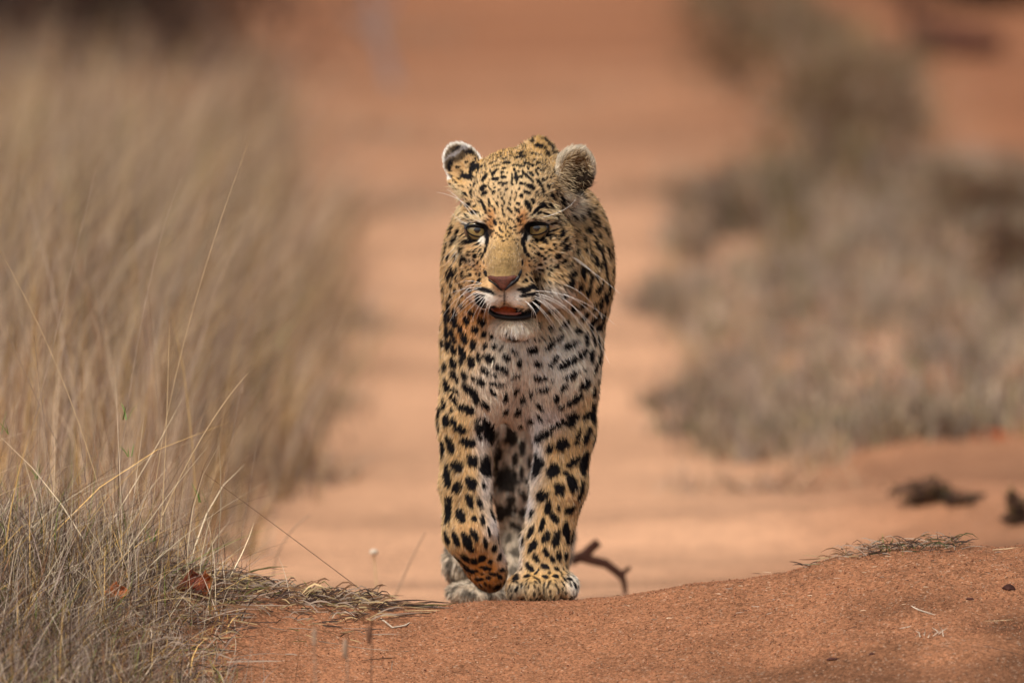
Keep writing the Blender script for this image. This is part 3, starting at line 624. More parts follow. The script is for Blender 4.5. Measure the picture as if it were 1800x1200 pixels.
def groom(Q, N):
    n = len(Q); D = np.zeros((n, 3)); ln = np.zeros(n)
    for s in range(0, n, 40000):
        q = Q[s:s+40000]; w = 1/(((q[:, None]-AP[None])**2).sum(2)+.012**2)**2; w /= w.sum(1)[:, None]
        D[s:s+40000] = w@AD; ln[s:s+40000] = w@AL
    rear = sstep(.08, .25, Q[:, 1])[:, None]; torso = sstep(.30, .40, Q[:, 2])[:, None]
    alt = np.array([0, 1, -.25])*torso+np.array([0, .2, -1])*(1-torso)
    D = D*(1-rear)+alt*rear; ln = ln*(1-rear[:, 0])+.012*rear[:, 0]
    D += np.stack([vnoise(Q, 95, s) for s in (51, 52, 53)], 1)*.30 + np.stack([vnoise(Q, 330, s) for s in (54, 55, 56)], 1)*.16 + rng.normal(0, .07, (n, 3))
    D -= N*(D*N).sum(1)[:, None]; D /= np.linalg.norm(D, axis=1)[:, None]+1e-9
    return D, ln*rng.uniform(.65, 1.25, n)
def hair_obj(name, Q, N, D, ln, colr, rad, lift, droop, m, parent, npt=4):
    n = len(Q); t = np.linspace(0, 1, npt)
    Lf = (N*lift[:, None]+D); Lf /= np.linalg.norm(Lf, axis=1)[:, None]
    pts = Q[:, None]-N[:, None]*.0006 + Lf[:, None]*(ln[:, None]*t[None])[:, :, None] + (D-N*.9)[:, None]*(ln*droop)[:, None, None]*(t**2)[None, :, None]
    hc = bpy.data.hair_curves.new(name); hc.add_curves([npt]*n)
    off = np.array(leo.location)
    hc.attributes['position'].data.foreach_set('vector', (pts-off).astype(np.float32).ravel())
    ra = hc.attributes.get('radius') or hc.attributes.new('radius', 'FLOAT', 'POINT')
    ra.data.foreach_set('value', (rad[:, None]*np.array([1, .85, .6, .15] if npt == 4 else np.linspace(1, .2, npt))[None]).astype(np.float32).ravel())
    at = hc.attributes.new('tint', 'FLOAT_COLOR', 'CURVE'); c = np.ones((n, 4), np.float32); c[:, :3] = np.clip(colr, 0, 1); at.data.foreach_set('color', c.ravel())
    hc.materials.append(m); o = bpy.data.objects.new(name, hc); col.objects.link(o); o.parent = parent
    return o
dens = np.where(LV[:, 1] < .18, 1.0, .35)
dens = np.where(LV[:, 1] < -.10, 1.5, dens)
fpx, fpy, fD = VPX, VPY, -LV[:, 1]/S0
def inell(px, py, x, y, rx, ry): return ((px-x)/rx)**2+((py-y)/ry)**2 < 1
bare = lambda px, py, D: (D > 130) & (inell(px, py, 839, 404, 21, 13) | inell(px, py, 943, 401, 23, 13) | inell(px, py, 899, 550, 41, 9) | inell(px, py, 883, 493, 26, 14) | (inell(px, py, 890, 545, 30, 14) & (py > 534)))
dens[bare(fpx, fpy, fD)] = 0
NH = 420000
Q, N = tri_sample(dens, NH)
qx, qy = to_px(Q); keep = ~bare(qx, qy, -Q[:, 1]/S0); Q, N = Q[keep], N[keep]
D, ln = groom(Q, N)
CH, IH = coat(Q+D*(ln*.35)[:, None], N)
cl = vnoise(Q*np.array([1, 1, .4]), 420, 61)*.20; CH = CH*(1+cl)[:, None]*rng.normal(1, .26, len(Q)).clip(.35, 1.7)[:, None]
tipw = (rng.random(len(Q)) < .10)*(1-IH); CH = CH*(1-.35*tipw[:, None])+C_WHITE*.35*tipw[:, None]
long_ = rng.random(len(Q)) < .035; ln = np.where(long_, ln*1.4, ln)
rad = np.where(Q[:, 1] < .18, .00032, .0007)*np.clip(ln/.009, .65, 1.15)
M_hair = attr_mat('leopard_hair', .7, .12, .1, 60)
hair_obj('fur', Q, N, D, ln, CH, rad, np.where(rng.random(len(Q)) < .12, rng.uniform(.7, 1.2, len(Q)), rng.uniform(.2, .65, len(Q))), .18, M_hair, body)
print('fur', len(Q), time.time()-T0)
# long pale hairs inside the open ear and the white tuft behind the other ear
tx, ty, td, tl, tc = [], [], [], [], []
for k in range(800):
    an, rr = rng.random()*6.28, rng.random()**.5; x = 1006+rr*34*math.cos(an); y = 305+rr*42*math.sin(an)
    h, n = cast(x, y)
    if h is None or not (15 < -h[1]/S0 < 125): continue
    t = (x-972)/70
    v_ = RIGHT*(.9-.5*t+rng.normal(0, .2))+UP*(-.25+.9*(1010-x)/60*0-.25*(y-300)/40+.5*(y < 285)+rng.normal(0, .22))-FWD*.35
    tx.append(h); ty.append(n); td.append(v_/np.linalg.norm(v_)); tl.append(rng.uniform(7, 17)*S0*(.6 if rr > .85 else 1)); dk = rng.random() < (.65 if (x > 1006 and y > 296) else .22); tc.append(C_BROWN*.25 if dk else lin(226, 200, 160)*rng.uniform(.4, 1.0))
for k in range(260):
    x = rng.normal(802, 6); y = rng.normal(352, 14); h, n = cast(x, y)
    if h is None: h, n = cast(812, y)
    if h is None: continue
    v_ = RIGHT*(-.8+rng.normal(0, .2))+UP*(-.5+rng.normal(0, .25)); tx.append(h); ty.append(n); td.append(v_/np.linalg.norm(v_)); tl.append(rng.uniform(6, 17)*S0); tc.append(C_PALE*rng.uniform(.7, 1))
tx, ty, td, tl, tc = map(np.array, (tx, ty, td, tl, tc))
hair_obj('ear_tuft', tx, ty, td, tl, tc, np.full(len(tx), .0004), np.full(len(tx), .15), .12, M_hair, body)

# --- eyes, nose, mouth, whiskers
def uvball(c, r, nu=32, nv=24, scale=(1, 1, 1)):
    v = []; f = []
    for i in range(nv+1):
        ph = math.pi*i/nv
        for j in range(nu):
            th = 2*math.pi*j/nu; v.append((c[0]+r*scale[0]*math.sin(ph)*math.cos(th), c[1]-r*scale[1]*math.cos(ph), c[2]+r*scale[2]*math.sin(ph)*math.sin(th)))
    for i in range(nv):
        for j in range(nu): f.append((i*nu+j, i*nu+(j+1) % nu, (i+1)*nu+(j+1) % nu, (i+1)*nu+j))
    return v, f
def eye_mat():
    m, nt, b = new_mat('eye_iris'); a = nnode(nt, 'ShaderNodeAttribute', attribute_name='tint'); L = nt.links.new
    no = nnode(nt, 'ShaderNodeTexNoise'); no.inputs['Scale'].default_value = 700; tc = nnode(nt, 'ShaderNodeTexCoord'); L(tc.outputs['Object'], no.inputs[0])
    mr = nnode(nt, 'ShaderNodeMapRange'); mr.inputs['To Min'].default_value = .75; mr.inputs['To Max'].default_value = 1.2; L(no.outputs['Fac'], mr.inputs[0])
    s = nnode(nt, 'ShaderNodeVectorMath', operation='SCALE'); L(a.outputs['Color'], s.inputs[0]); L(mr.outputs[0], s.inputs['Scale']); L(s.outputs[0], b.inputs['Base Color'])
    b.inputs['Roughness'].default_value = .25; b.inputs['Coat Weight'].default_value = 1.0; b.inputs['Coat Roughness'].default_value = .04; return m
M_eye = eye_mat(); M_black = flat_mat('black_lip_skin', tuple(lin(18, 16, 19)), .42, .35, .2, 300, .3, 500); M_rim = flat_mat('black_eyelid_skin', tuple(lin(16, 13, 14)), .75, .15, .2, 300)
for (x, y, rx, ry) in ((839, 404, 19.5, 11.5), (943.5, 401, 21, 11.5)):
    ys = []
    for k in range(12):
        an = k*math.pi/6; h, n = cast(x+(rx+2)*math.cos(an), y+(ry+2)*math.sin(an)); ys.append(h[1])
    ym = float(np.median(ys)); R = 24*sc(ym); c = P(x, y, ym+20*S0)
    v, f = uvball(c, R, 48, 40); v = np.array(v)
    look = P(x-1, y+1, 0)-P(x-1, y+1, 1); g = P(x, y-1.5, -3)-c; g /= np.linalg.norm(g)
    an = np.arccos(np.clip(((v-c)@g)/R, -1, 1)); cc = np.repeat(C_BLACK[None]*.6, len(v), 0)
    iris = (an < .88); tt = np.clip(an/.88, 0, 1)[:, None]
    cc = np.where(iris[:, None], lin(150, 126, 76)*(1-tt)+lin(112, 98, 62)*tt, cc); cc[an < .25] = lin(14, 10, 8)
    edge = (an >= .80) & iris; cc[edge] = lin(50, 42, 26)
    eb = mesh_obj('eye', v, f, M_eye, leo, cc)
    for part, t0, t1, rr_, lift_ in (('upper_eyelid', math.pi*.97, math.pi*2.03, 2.7, 2.3), ('lower_eyelid', -.05, math.pi+.05, 1.5, 1.0)):
        pts = []
        for k in range(17):
            t = t0+(t1-t0)*k/16; ex = x+rx*math.cos(t); ey = y+ry*math.sin(t)*(.60 if part == 'upper_eyelid' else 1.0)+(.13 if x < 890 else -.13)*(ex-x)
            q, _ = cast(ex, ey); yy = min(c[1]-math.sqrt(max(0, R*R-((ex-x)**2+(ey-y)**2)*S0*S0)), ym+2*S0)-lift_*S0*.4
            pts.append(P(ex, ey, yy))
        rad_ = [rr_*S0*(.5+.5*math.sin(math.pi*k/16)) for k in range(17)]
        v, f = tube(pts, rad_, 8); mesh_obj(part, v, f, M_rim, leo)
def outline_pad(name, pts, Y0, bulge, m, parent, edge=.004):
    """closed soft pad: outline in photo px at depth Y0, swelling towards -Y"""
    pts = np.array(pts, float); cen = pts.mean(0); n = len(pts); v = []; f = []
    for k, s in enumerate((1.0, 1.02, .93, .78, .55, .28)):
        for q in pts:
            w = cen+(q-cen)*s; y = Y0+edge if k == 0 else Y0-bulge*math.sqrt(max(0, 1-((s-.0)**2)*.93)); v.append(P(w[0], w[1], y))
    v.append(P(cen[0], cen[1], Y0-bulge))
    for k in range(5):
        for j in range(n): f.append((k*n+j, k*n+(j+1) % n, (k+1)*n+(j+1) % n, (k+1)*n+j))
    for j in range(n): f.append((5*n+j, 5*n+(j+1) % n, 6*n))
    v.append(P(cen[0], cen[1], Y0+edge)); 
    for j in range(n): f.append(((j+1) % n, j, 6*n+1))
    return mesh_obj(name, v, f, m, parent)
h0, _ = cast(884, 494); yn = h0[1]
nose_px = [(857, 486), (862, 484), (872, 486), (884, 485.5), (896, 485), (904, 483.5), (909, 486), (906, 490), (900, 494), (895, 500), (890, 507), (884, 510), (878, 506), (873, 499), (866, 494), (860, 491)]
M_nose = flat_mat('nose_leather', tuple(lin(92, 50, 36)), .6, .35, .45, 260, .6, 900)
nose = outline_pad('nose', nose_px, yn-.0005, .004, M_nose, leo, .008)
for pts in ([(858, 490), (866, 495), (873, 500), (879, 507), (884, 511), (880, 511), (873, 505), (867, 499), (859, 494)], [(911, 484), (914, 487), (911, 494), (904, 500), (896, 505), (890, 510), (886, 510.5), (893, 501), (899, 494), (906, 490)],
            [(853, 474), (856, 478), (858, 485), (859, 490), (855, 486), (852, 480)], [(916, 474), (918, 478), (915, 485), (911, 490), (910, 485), (913, 478)]):
    xs_, ys_ = np.mean(pts, 0); h, _ = cast(xs_, ys_); outline_pad('nostril', pts, min(h[1]-.0006, yn-.0008) if len(pts) > 8 else h[1]-.001, .0035 if len(pts) > 8 else .0012, M_black, leo, .008)
hm, _ = cast(900, 566); yl = hm[1]
v, f = tube([P(x, y, yl+d*S0) for x, y, d in ((858, 538, 26), (861, 548, 14), (872, 555, 4), (888, 558, 0), (905, 559, -1), (922, 557.5, 1), (936, 553, 8), (944, 545, 18), (948, 535, 30))], [r*S0 for r in (2.5, 4.2, 4.8, 4.4, 4.4, 4.6, 5, 4.4, 2.6)], 10)
mesh_obj('lower_lip', v, f, M_black, leo)
M_tongue = flat_mat('tongue', tuple(lin(190, 92, 48)), .42, .4, .3, 200, .4, 800); M_gum = flat_mat('gum', tuple(lin(190, 110, 92)), .4, .5, .2, 200)
yt = yl+14*S0; c = P(887, 546, yt+22*S0); v, f = uvball(c, 1, 24, 16, (26*S0, 24*S0, 12*S0)); mesh_obj('tongue', v, f, M_tongue, leo)
v, f = tube([P(x, y, yl+d*S0) for x, y, d in ((870, 549, 14), (880, 551, 9), (893, 552, 8), (906, 552, 9), (916, 550, 13))], [1.6*S0, 2.6*S0, 2.8*S0, 2.6*S0, 1.6*S0], 8); mesh_obj('gum', v, f, M_gum, leo)
M_wh = flat_mat('whisker', (.86, .82, .76), .35, .5, .05, 100)
WH = [(945,506,1000,506,1050,560),(947,510,1005,515,1064,604),(940,516,990,520,1040,590),(944,520,985,528,1022,572),(938,524,975,534,1010,590),(948,514,1010,505,1072,640),(932,528,965,545,992,606),(936,531,962,552,985,600),(942,526,980,545,1018,612),
 (950,500,1015,485,1060,560),(926,530,942,545,938,572),(930,534,948,552,944,580),(922,528,938,540,934,562),(951,518,1000,524,1046,612),(946,530,985,556,1012,618),(938,520,1000,540,1030,640),(1003,451,1030,460,1060,500),(1008,455,1045,478,1090,516),
 (845,500,815,496,787,532),(848,505,815,504,780,520),(845,510,818,516,800,555),(850,514,822,522,805,548),(848,518,826,530,800,556),(852,520,832,534,812,560),(842,507,805,512,778,556),(856,526,842,544,838,560),(860,530,850,548,850,566),(846,513,810,520,790,566),
 (852,523,838,540,828,566),(864,532,856,546,858,560),(848,499,822,488,800,500),(840,395,815,352,786,333),(846,390,818,345,768,338),(834,398,808,392,792,372),(804,432,792,440,778,458),(806,436,798,450,780,468),(808,440,802,452,793,470),
 (950,383,1000,372,1012,350),(830,503,800,520,796,560),(940,511,1020,512,1080,570)]
for (x0, y0, x1, y1, x2, y2) in WH:
    h, n = cast(x0, y0)
    if h is None: continue
    out = .045 if x0 > 880 else .035
    if y0 < 480: out = .02
    a = P(x0, y0, h[1]+.002); b = P(x1, y1, min(h[1]+.0, 0)-out*.5); c = P(x2, y2, min(h[1]+.03, -.13)-.0)
    pts = bez(a, b, c, 9); rad_ = [.00042*(1-.72*k/8) for k in range(9)]
    v, f = tube(pts, rad_, 4); mesh_obj('whisker', v, f, M_wh, leo)
print('leopard done', time.time()-T0)
# ------------------------------------------------------------------ grasses, litter, shrubs
def blades(base, height, width, lean, curl, az, colr, seg=4, seed=0):
    """flat tapering blades; lean and curl are horizontal travel as a share of the height. returns v, f(quads), f(tris), c"""
    n = len(base); t = np.linspace(0, 1, seg+1)
    dirh = np.stack([np.cos(az), np.sin(az), 0*az], 1)
    hor = lean[:, None]*t[None]+curl[:, None]*t[None]**2.4
    ver = t[None]*(1-.35*np.abs(curl)[:, None]*t[None]**2)
    mid = base[:, None]+dirh[:, None]*(hor*height[:, None])[:, :, None]; mid[:, :, 2] += ver*height[:, None]
    r_ = np.random.default_rng(seed); fa = r_.uniform(0, math.pi, n); sd_ = np.stack([np.cos(fa), np.sin(fa)*.5, 0*fa], 1)
    w = (width[:, None]*np.array([1, .9, .75, .5, .12][:seg+1] if seg == 4 else np.linspace(1, .12, seg+1))[None])*.5
    Lp = mid+sd_[:, None]*w[:, :, None]; Rp = mid-sd_[:, None]*w[:, :, None]
    v = np.stack([Lp, Rp], 2).reshape(-1, 3); k = 2*(seg+1)
    q = np.array([[2*i, 2*i+1, 2*i+3, 2*i+2] for i in range(seg)])
    f = (np.arange(n)[:, None, None]*k+q[None]).reshape(-1, 4)
    cc = np.repeat(colr[:, None], k, 1); return v, f, cc.reshape(-1, 3)
def palette(r_, n, cols, w, j=.2):
    cols = np.array(cols); i = r_.choice(len(cols), n, p=np.array(w)/sum(w)); return cols[i]*r_.normal(1, j, n).clip(.4, 1.7)[:, None]
G_BUFF, G_STRAW, G_GREY, G_BROWN, G_DARK, G_GREEN = lin(190,165,130), lin(196,160,98), lin(166,146,128), lin(126,92,66), lin(70,52,44), lin(96,124,44)
M_grass = attr_mat('dry_grass', .75, .25, .2, 40, trans=.25)
class Acc:
    def __init__(s): s.v = []; s.f = []; s.c = []; s.n = 0
    def add(s, v, f, c): s.v.append(v); s.f.append(f+s.n); s.c.append(c); s.n += len(v)
    def make(s, name, m=None, parent=None): return mesh_obj(name, np.concatenate(s.v), np.concatenate(s.f), m or M_grass, parent, np.concatenate(s.c), smooth=False)
def field_(seed, n, yr, xf, hf, wd, cols, w, lean=(0, .25), curl=(-.3, .5), az=None, clump=0, ypow=1.0, acc=None, dens=None, cv=.28):
    r_ = np.random.default_rng(seed); y = yr[0]+(yr[1]-yr[0])*r_.random(n)**ypow; u = r_.random(n)
    if clump:
        m = max(1, n//clump); ci = r_.integers(0, m, n); y = y[ci]; u = u[ci]
    x0, x1 = xf(y); x = x0+(x1-x0)*u
    mul = np.ones(n)
    if clump: x = x+r_.normal(0, .035, n); y = y+r_.normal(0, .05, n); mul = r_.normal(1, cv, m).clip(.45, 1.6)[ci]
    if dens is not None:
        k = r_.random(n) < dens(x, y); x, y, mul = x[k], y[k], mul[k]; n = len(x)
    h = hf(x, y, r_)*r_.uniform(.45, 1.1, n)
    a = r_.uniform(0, 6.28, n) if az is None else r_.normal(az[0], az[1], n)
    b = np.stack([x, y, gz(x, y)-.005], 1)
    v, f, c = blades(b, h, r_.uniform(wd[0], wd[1], n), r_.uniform(*lean, n), r_.uniform(*curl, n), a, palette(r_, n, cols, w)*mul[:, None], seed=seed)
    A = acc or Acc(); A.add(v, f, c); return A
edgeL = lambda y: np.interp(y, [-1, 1, 2.5, 5, 8.5, 15, 29, 60], [-.62, -.55, -.52, -.43, -.42, -.62, -1.5, -3])
half = lambda y: (CY+y)*.06+.25

# tall dry grass beside the left of the track
A = field_(11, 17500, (2.6, 13), lambda y: (-half(y)-.9, edgeL(y)+.03), lambda x, y, r: .16+.52*sstep(-.05, .5, edgeL(y)-x+.02+.12*np.sin(y*1.7)+.08*np.sin(y*4.1)), (.0026, .0055), [G_BUFF*.92, G_STRAW*.72, G_GREY*.95, G_BROWN*.8, G_DARK*.8, lin(104,112,58)], [6, 1.6, 6, 2.6, 2.2, .3], lean=(.02, .45), curl=(-.1, .5), az=(.15, 1.3), clump=34, ypow=1.25)
field_(15, 1150, (1.0, 3.2), lambda y: (-half(y)-.3, -.62+0*y), lambda x, y, r: .45+.35*r.random(len(x)), (.0014, .003), [lin(204,184,156), G_STRAW*.85, G_GREY, G_BROWN], [2.5, 1, 3, 1.5], lean=(0, .3), curl=(-.2, .3), az=(.1, 1.7), clump=7, acc=A)
tag(A.make('tall_dry_grass'), 'bank of tall buff grass beside the left of the track', 'tall grass', kind='stuff')
A = field_(12, 6000, (12, 34), lambda y: (-half(y)-1.0, edgeL(y)-.1), lambda x, y, r: .42+0*x, (.004, .009), [G_GREY*.8, G_BROWN*.8, G_DARK], [2, 3, 3], lean=(0, .3), curl=(0, .5), clump=30)  # darker blade colours carry the painted shade of the far left corner
tag(A.make('far_dry_grass'), 'brownish grass standing far behind the tall buff grass', 'grass', kind='stuff')
# low scrubby cover beside the right of the track
def rx(y): return np.interp(y, [4.6, 5.2, 7, 10, 13, 16.5, 20], [.48, .31, .31, .37, .50, .62, .9]), np.interp(y, [4, 14, 17, 22], [2.2, 2.6, 1.7, 1.3])
A = field_(13, 42000, (5.0, 14.5), rx, lambda x, y, r: .055+.075*r.random(len(x)), (.0035, .008), [lin(166,148,128)*.9, G_BUFF*.85, lin(158,142,130)*.88, G_BROWN*.9, G_DARK, lin(104,108,56)], [6, 2.4, 5, 2, 1.8, 1.0], lean=(0, .6), curl=(-.4, .8), clump=32, ypow=1.0, dens=lambda x, y: sstep(-.06, .16, x-rx(y)[0]+.10*np.sin(y*2.1)+.07*np.sin(y*5.3+1))*(.45+.55*sstep(-.95, -.45, vnoise(np.stack([x*1.0, y*.6, 0*x], 1), 2.3, 71))), cv=.42)
field_(14, 2600, (4.75, 5.5), lambda y: (.36+0*y, half(y)+.5), lambda x, y, r: .10+0*x, (.003, .006), [lin(112,116,62), G_GREY, G_BUFF, G_BROWN], [1, 3, 1.5, 1.5], lean=(0, .7), curl=(-.4, .8), clump=40, acc=A)
xc_ = lambda y: (np.interp(y, [11, 16, 20, 26, 31], [1330, 1480, 1490, 1330, 1290])-900)*(CY+y)*PXW
field_(16, 9000, (11, 31), lambda y: (xc_(y)-.30, xc_(y)+.34), lambda x, y, r: .12+.13*r.random(len(x)), (.004, .009), [lin(128,112,84), G_GREY*.8, G_BROWN, G_DARK, lin(104,98,52)], [3, 3, 3, 2, 1.5], lean=(0, .6), curl=(-.4, .8), clump=40, acc=A, cv=.4, dens=lambda x, y: np.exp(-((x-xc_(y))/.26)**2)*.95)
tag(A.make('low_scrub_grass'), 'low greyish scrubby grass covering the ground beside the right of the track', 'scrub grass', kind='stuff')
# scattered dry litter and small tufts on the track
A = Acc()
for (px, py, Y, sx, sy, n, seed) in ((655, 372, None, .35, .9, 500, 1), (620, 560, None, .12, .5, 260, 2), (1230, 330, None, .2, .9, 420, 3), (660, 235, None, .3, 1.2, 260, 4), (1010, 170, None, .4, 1.4, 180, 5), (560, 880, None, .10, .2, 160, 6), (590, 700, None, .1, .4, 160, 7), (1320, 905, None, .2, .12, 120, 8), (720, 60, None, .35, 1.6, 260, 9), (1180, 520, None, .1, .6, 160, 10)):
    r_ = np.random.default_rng(100+seed); sl = -ray(px, py)[2]/ray(px, py)[1]; Yc = (CZ+.28)/sl-CY; xc = P(px, py, Yc)[0]
    x = r_.normal(xc, sx*.5, n); y = r_.normal(Yc, sy*.5, n); b = np.stack([x, y, gz(x, y)+.001], 1)
    v, f, c = blades(b, r_.uniform(.02, .07, n), r_.uniform(.002, .006, n), r_.uniform(.5, 3, n), r_.uniform(-.5, .5, n), r_.uniform(0, 6.28, n), palette(r_, n, [G_GREY, G_BROWN, G_BUFF, G_DARK], [4, 2, 2, 1]), seed=seed); A.add(v, f, c)
tag(A.make('track_litter'), 'dry grass litter strewn in patches over the track', 'litter', kind='stuff')

# near left bank: matted dead grass in focus
def hn(x, y, r): return (.04+.10*r.random(len(x))**1.5)*(.7+.8*sstep(-.5, -.8, x))
cols_n = [lin(192,174,152), G_STRAW, lin(150,132,120), G_BROWN, G_DARK, lin(112,124,60)]; wn2 = [4, 1.8, 4.4, 2.4, 4.2, .7]
A = field_(21, 22000, (-.85, .30), lambda y: (-1.02+0*y, -.40+0*y), hn, (.0009, .0026), cols_n, wn2, lean=(-.3, 1.7), curl=(-1.1, 1.5), clump=6, dens=lambda x, y: sstep(-.41, -.58, x+.05*np.sin(y*11)-.16*np.maximum(-y-.2, 0)+.03*np.sin(x*60)))
field_(22, 1500, (-.30, .30), lambda y: (-1.0+0*y, -.54+0*y), lambda x, y, r: .10+.20*r.random(len(x))**2, (.0007, .0014), cols_n, wn2, lean=(0, .35), curl=(-.1, .5), clump=5, acc=A)
field_(23, 500, (-1.3, -.45), lambda y: (-1.0+0*y, -.30+0*y), lambda x, y, r: .08+.09*r.random(len(x)), (.0007, .0014), [G_GREY, G_BROWN, lin(140,130,80)], [3, 2, 1], lean=(0, .3), curl=(-.1, .4), clump=14, acc=A)
field_(24, 420, (.2, 1.0), lambda y: (-1.1+0*y, -.50+0*y), lambda x, y, r: .14+.40*r.random(len(x))**1.6, (.0009, .0018), [G_BUFF*.9, G_STRAW*.8, G_GREY, G_BROWN], [3, 2, 3, 2], lean=(0, .3), curl=(0, .4), az=(.1, .9), clump=8, acc=A)
field_(25, 260, (-.35, .10), lambda y: (-1.0+0*y, -.50+0*y), lambda x, y, r: .10+.20*r.random(len(x)), (.0014, .0026), [lin(222,204,172), G_STRAW*1.1], [3, 1], lean=(-.5, 1.3), curl=(-.4, .8), clump=3, acc=A)
tag(A.make('matted_grass'), 'matted dead grass and thin dry blades at the bottom left corner', 'dry grass', kind='stuff')
# straw lying over the left shoulder of the mound and the sprig line on the right crest
def lying(seed, n, pxr, cyf, spread, lenr, wd, cols, w, acc, lift=.6, azs=.5):
    r_ = np.random.default_rng(seed); px = r_.uniform(pxr[0], pxr[1], n); x = (px-900)*S0; Yv = YC+r_.normal(cyf, spread, n); a = r_.normal(0, azs, n)+np.where(r_.random(n) < .5, math.pi, 0)
    L = r_.uniform(*lenr, n); b = np.stack([x, Yv, gz(x, Yv)+r_.uniform(0, .010, n)*lift], 1); t = np.linspace(0, 1, 5)
    d = np.stack([np.cos(a), np.sin(a)*.6], 1); bend = r_.normal(0, .12, n)
    mid = np.zeros((n, 5, 3)); 
    mid[:, :, 0] = b[:, 0, None]+d[:, 0, None]*L[:, None]*t; mid[:, :, 1] = b[:, 1, None]+d[:, 1, None]*L[:, None]*t+bend[:, None]*L[:, None]*t*t
    zz = gz(mid[:, :, 0], mid[:, :, 1]); mid[:, :, 2] = np.maximum(zz+.001, b[:, 2, None]+(r_.uniform(-.05, .35, n)*L*lift)[:, None]*np.sin(t*math.pi*r_.uniform(.5, 1, n)[:, None]))
    W_ = r_.uniform(*wd, n)[:, None]*np.array([.8, 1, 1, .8, .2]); up = np.array([0, .3, 1.])*.5
    v = np.stack([mid+up*W_[:, :, None], mid-up*W_[:, :, None]], 2).reshape(-1, 3); q = np.array([[2*i, 2*i+1, 2*i+3, 2*i+2] for i in range(4)])
    acc.add(v, (np.arange(n)[:, None, None]*10+q[None]).reshape(-1, 4), np.repeat(palette(r_, n, cols, w), 10, 0))
A = Acc(); cs = [lin(196,170,126), G_GREY, G_BROWN, G_DARK, lin(110,104,58)]; cw = [2.2, 2.6, 3, 3.4, .3]
lying(31, 1100, (330, 670), .0, .06, (.008, .05), (.001, .0030), cs, cw, A, 1.3, 1.6)
lying(30, 1500, (-60, 430), -.15, .2, (.02, .12), (.001, .0026), cs, [2, 3, 3, 4, .6], A, .8, 1.4)
lying(32, 160, (560, 720), .0, .04, (.02, .09), (.001, .0026), cs, cw, A, .4)
lying(33, 60, (380, 700), -.13, .07, (.015, .08), (.0008, .0018), cs, cw, A, .2, 1.2)
tag(A.make('straw_pile'), 'flattened pile of straw on the left shoulder of the mound', 'straw', kind='stuff')
A = Acc(); lying(34, 190, (1480, 1690), .0, .022, (.010, .05), (.0009, .002), [G_GREY, G_DARK, G_BROWN, lin(70,74,44)], [3, 3.5, 2, .8], A, 1.3, 1.3); lying(35, 26, (1410, 1500), .0, .014, (.01, .04), (.0009, .0018), cs, cw, A, .6)
r_ = np.random.default_rng(36); n = 90; x = (r_.normal(1590, 55, n)-900)*S0; y = r_.normal(YC, .02, n)
v, f, c = blades(np.stack([x, y, gz(x, y)], 1), r_.uniform(.008, .03, n), r_.uniform(.0008, .0018, n), r_.uniform(0, .8, n), r_.uniform(-.5, .9, n), r_.uniform(0, 6.28, n), palette(r_, n, [G_GREY, G_DARK, G_BROWN, G_GREEN*.7], [2, 3, 2, 1.5]), seed=3); A.add(v, f, c)
tag(A.make('creeping_grass'), 'wiry creeping grass along the crest of the mound on the right', 'creeping grass', kind='stuff')

A = Acc(); r_ = np.random.default_rng(77)
lying(78, 130, (1120, 1840), -.14, .09, (.003, .016), (.0006, .0013), [lin(206,180,150), G_GREY, G_BROWN, G_DARK], [2, 2, 2, 3], A, .4, 1.6)
lying(79, 50, (640, 1120), -.14, .08, (.002, .010), (.0006, .0012), [lin(206,180,150), G_BROWN, G_DARK], [1, 2, 3], A, .4, 1.6)
tag(A.make('mound_debris'), 'tiny bits of straw and root strewn over the sandy mound', 'debris', kind='stuff')
# ---- single stems and twigs one can pick out
M_stem = flat_mat('dry_stem', tuple(lin(206,178,138)*.95), .6, .3, .25, 60); M_stem2 = flat_mat('grey_stem', tuple(lin(150,128,108)), .7, .2, .3, 60)
M_twig = flat_mat('brown_twig', tuple(lin(104,76,60)), .85, .15, .4, 90, .5, 400); M_green = flat_mat('green_leaf', tuple(lin(92,118,44)), .5, .3, .25, 80); M_pale = flat_mat('pale_straw', tuple(lin(200,184,164)), .7, .2, .25, 90)
def line_thing(name, pts, r0, r1, m, label, cat, group=None, Y=0.0, dY=0.0, n=14, sides=5):
    """a stem through photo points at depth Y (drifting by dY to its tip)"""
    q = [P(a, b, Y+dY*i/(len(pts)-1)) for i, (a, b) in enumerate(pts)]
    if len(q) == 3: q = list(bez(q[0], 2*q[1]-.5*(q[0]+q[2]), q[2], n))
    rr = [r0+(r1-r0)*i/(len(q)-1) for i in range(len(q))]; v, f = tube(q, rr, sides)
    return tag(mesh_obj(name, v, f, m), label, cat, group)
G1 = 'long stems standing in the left grass'
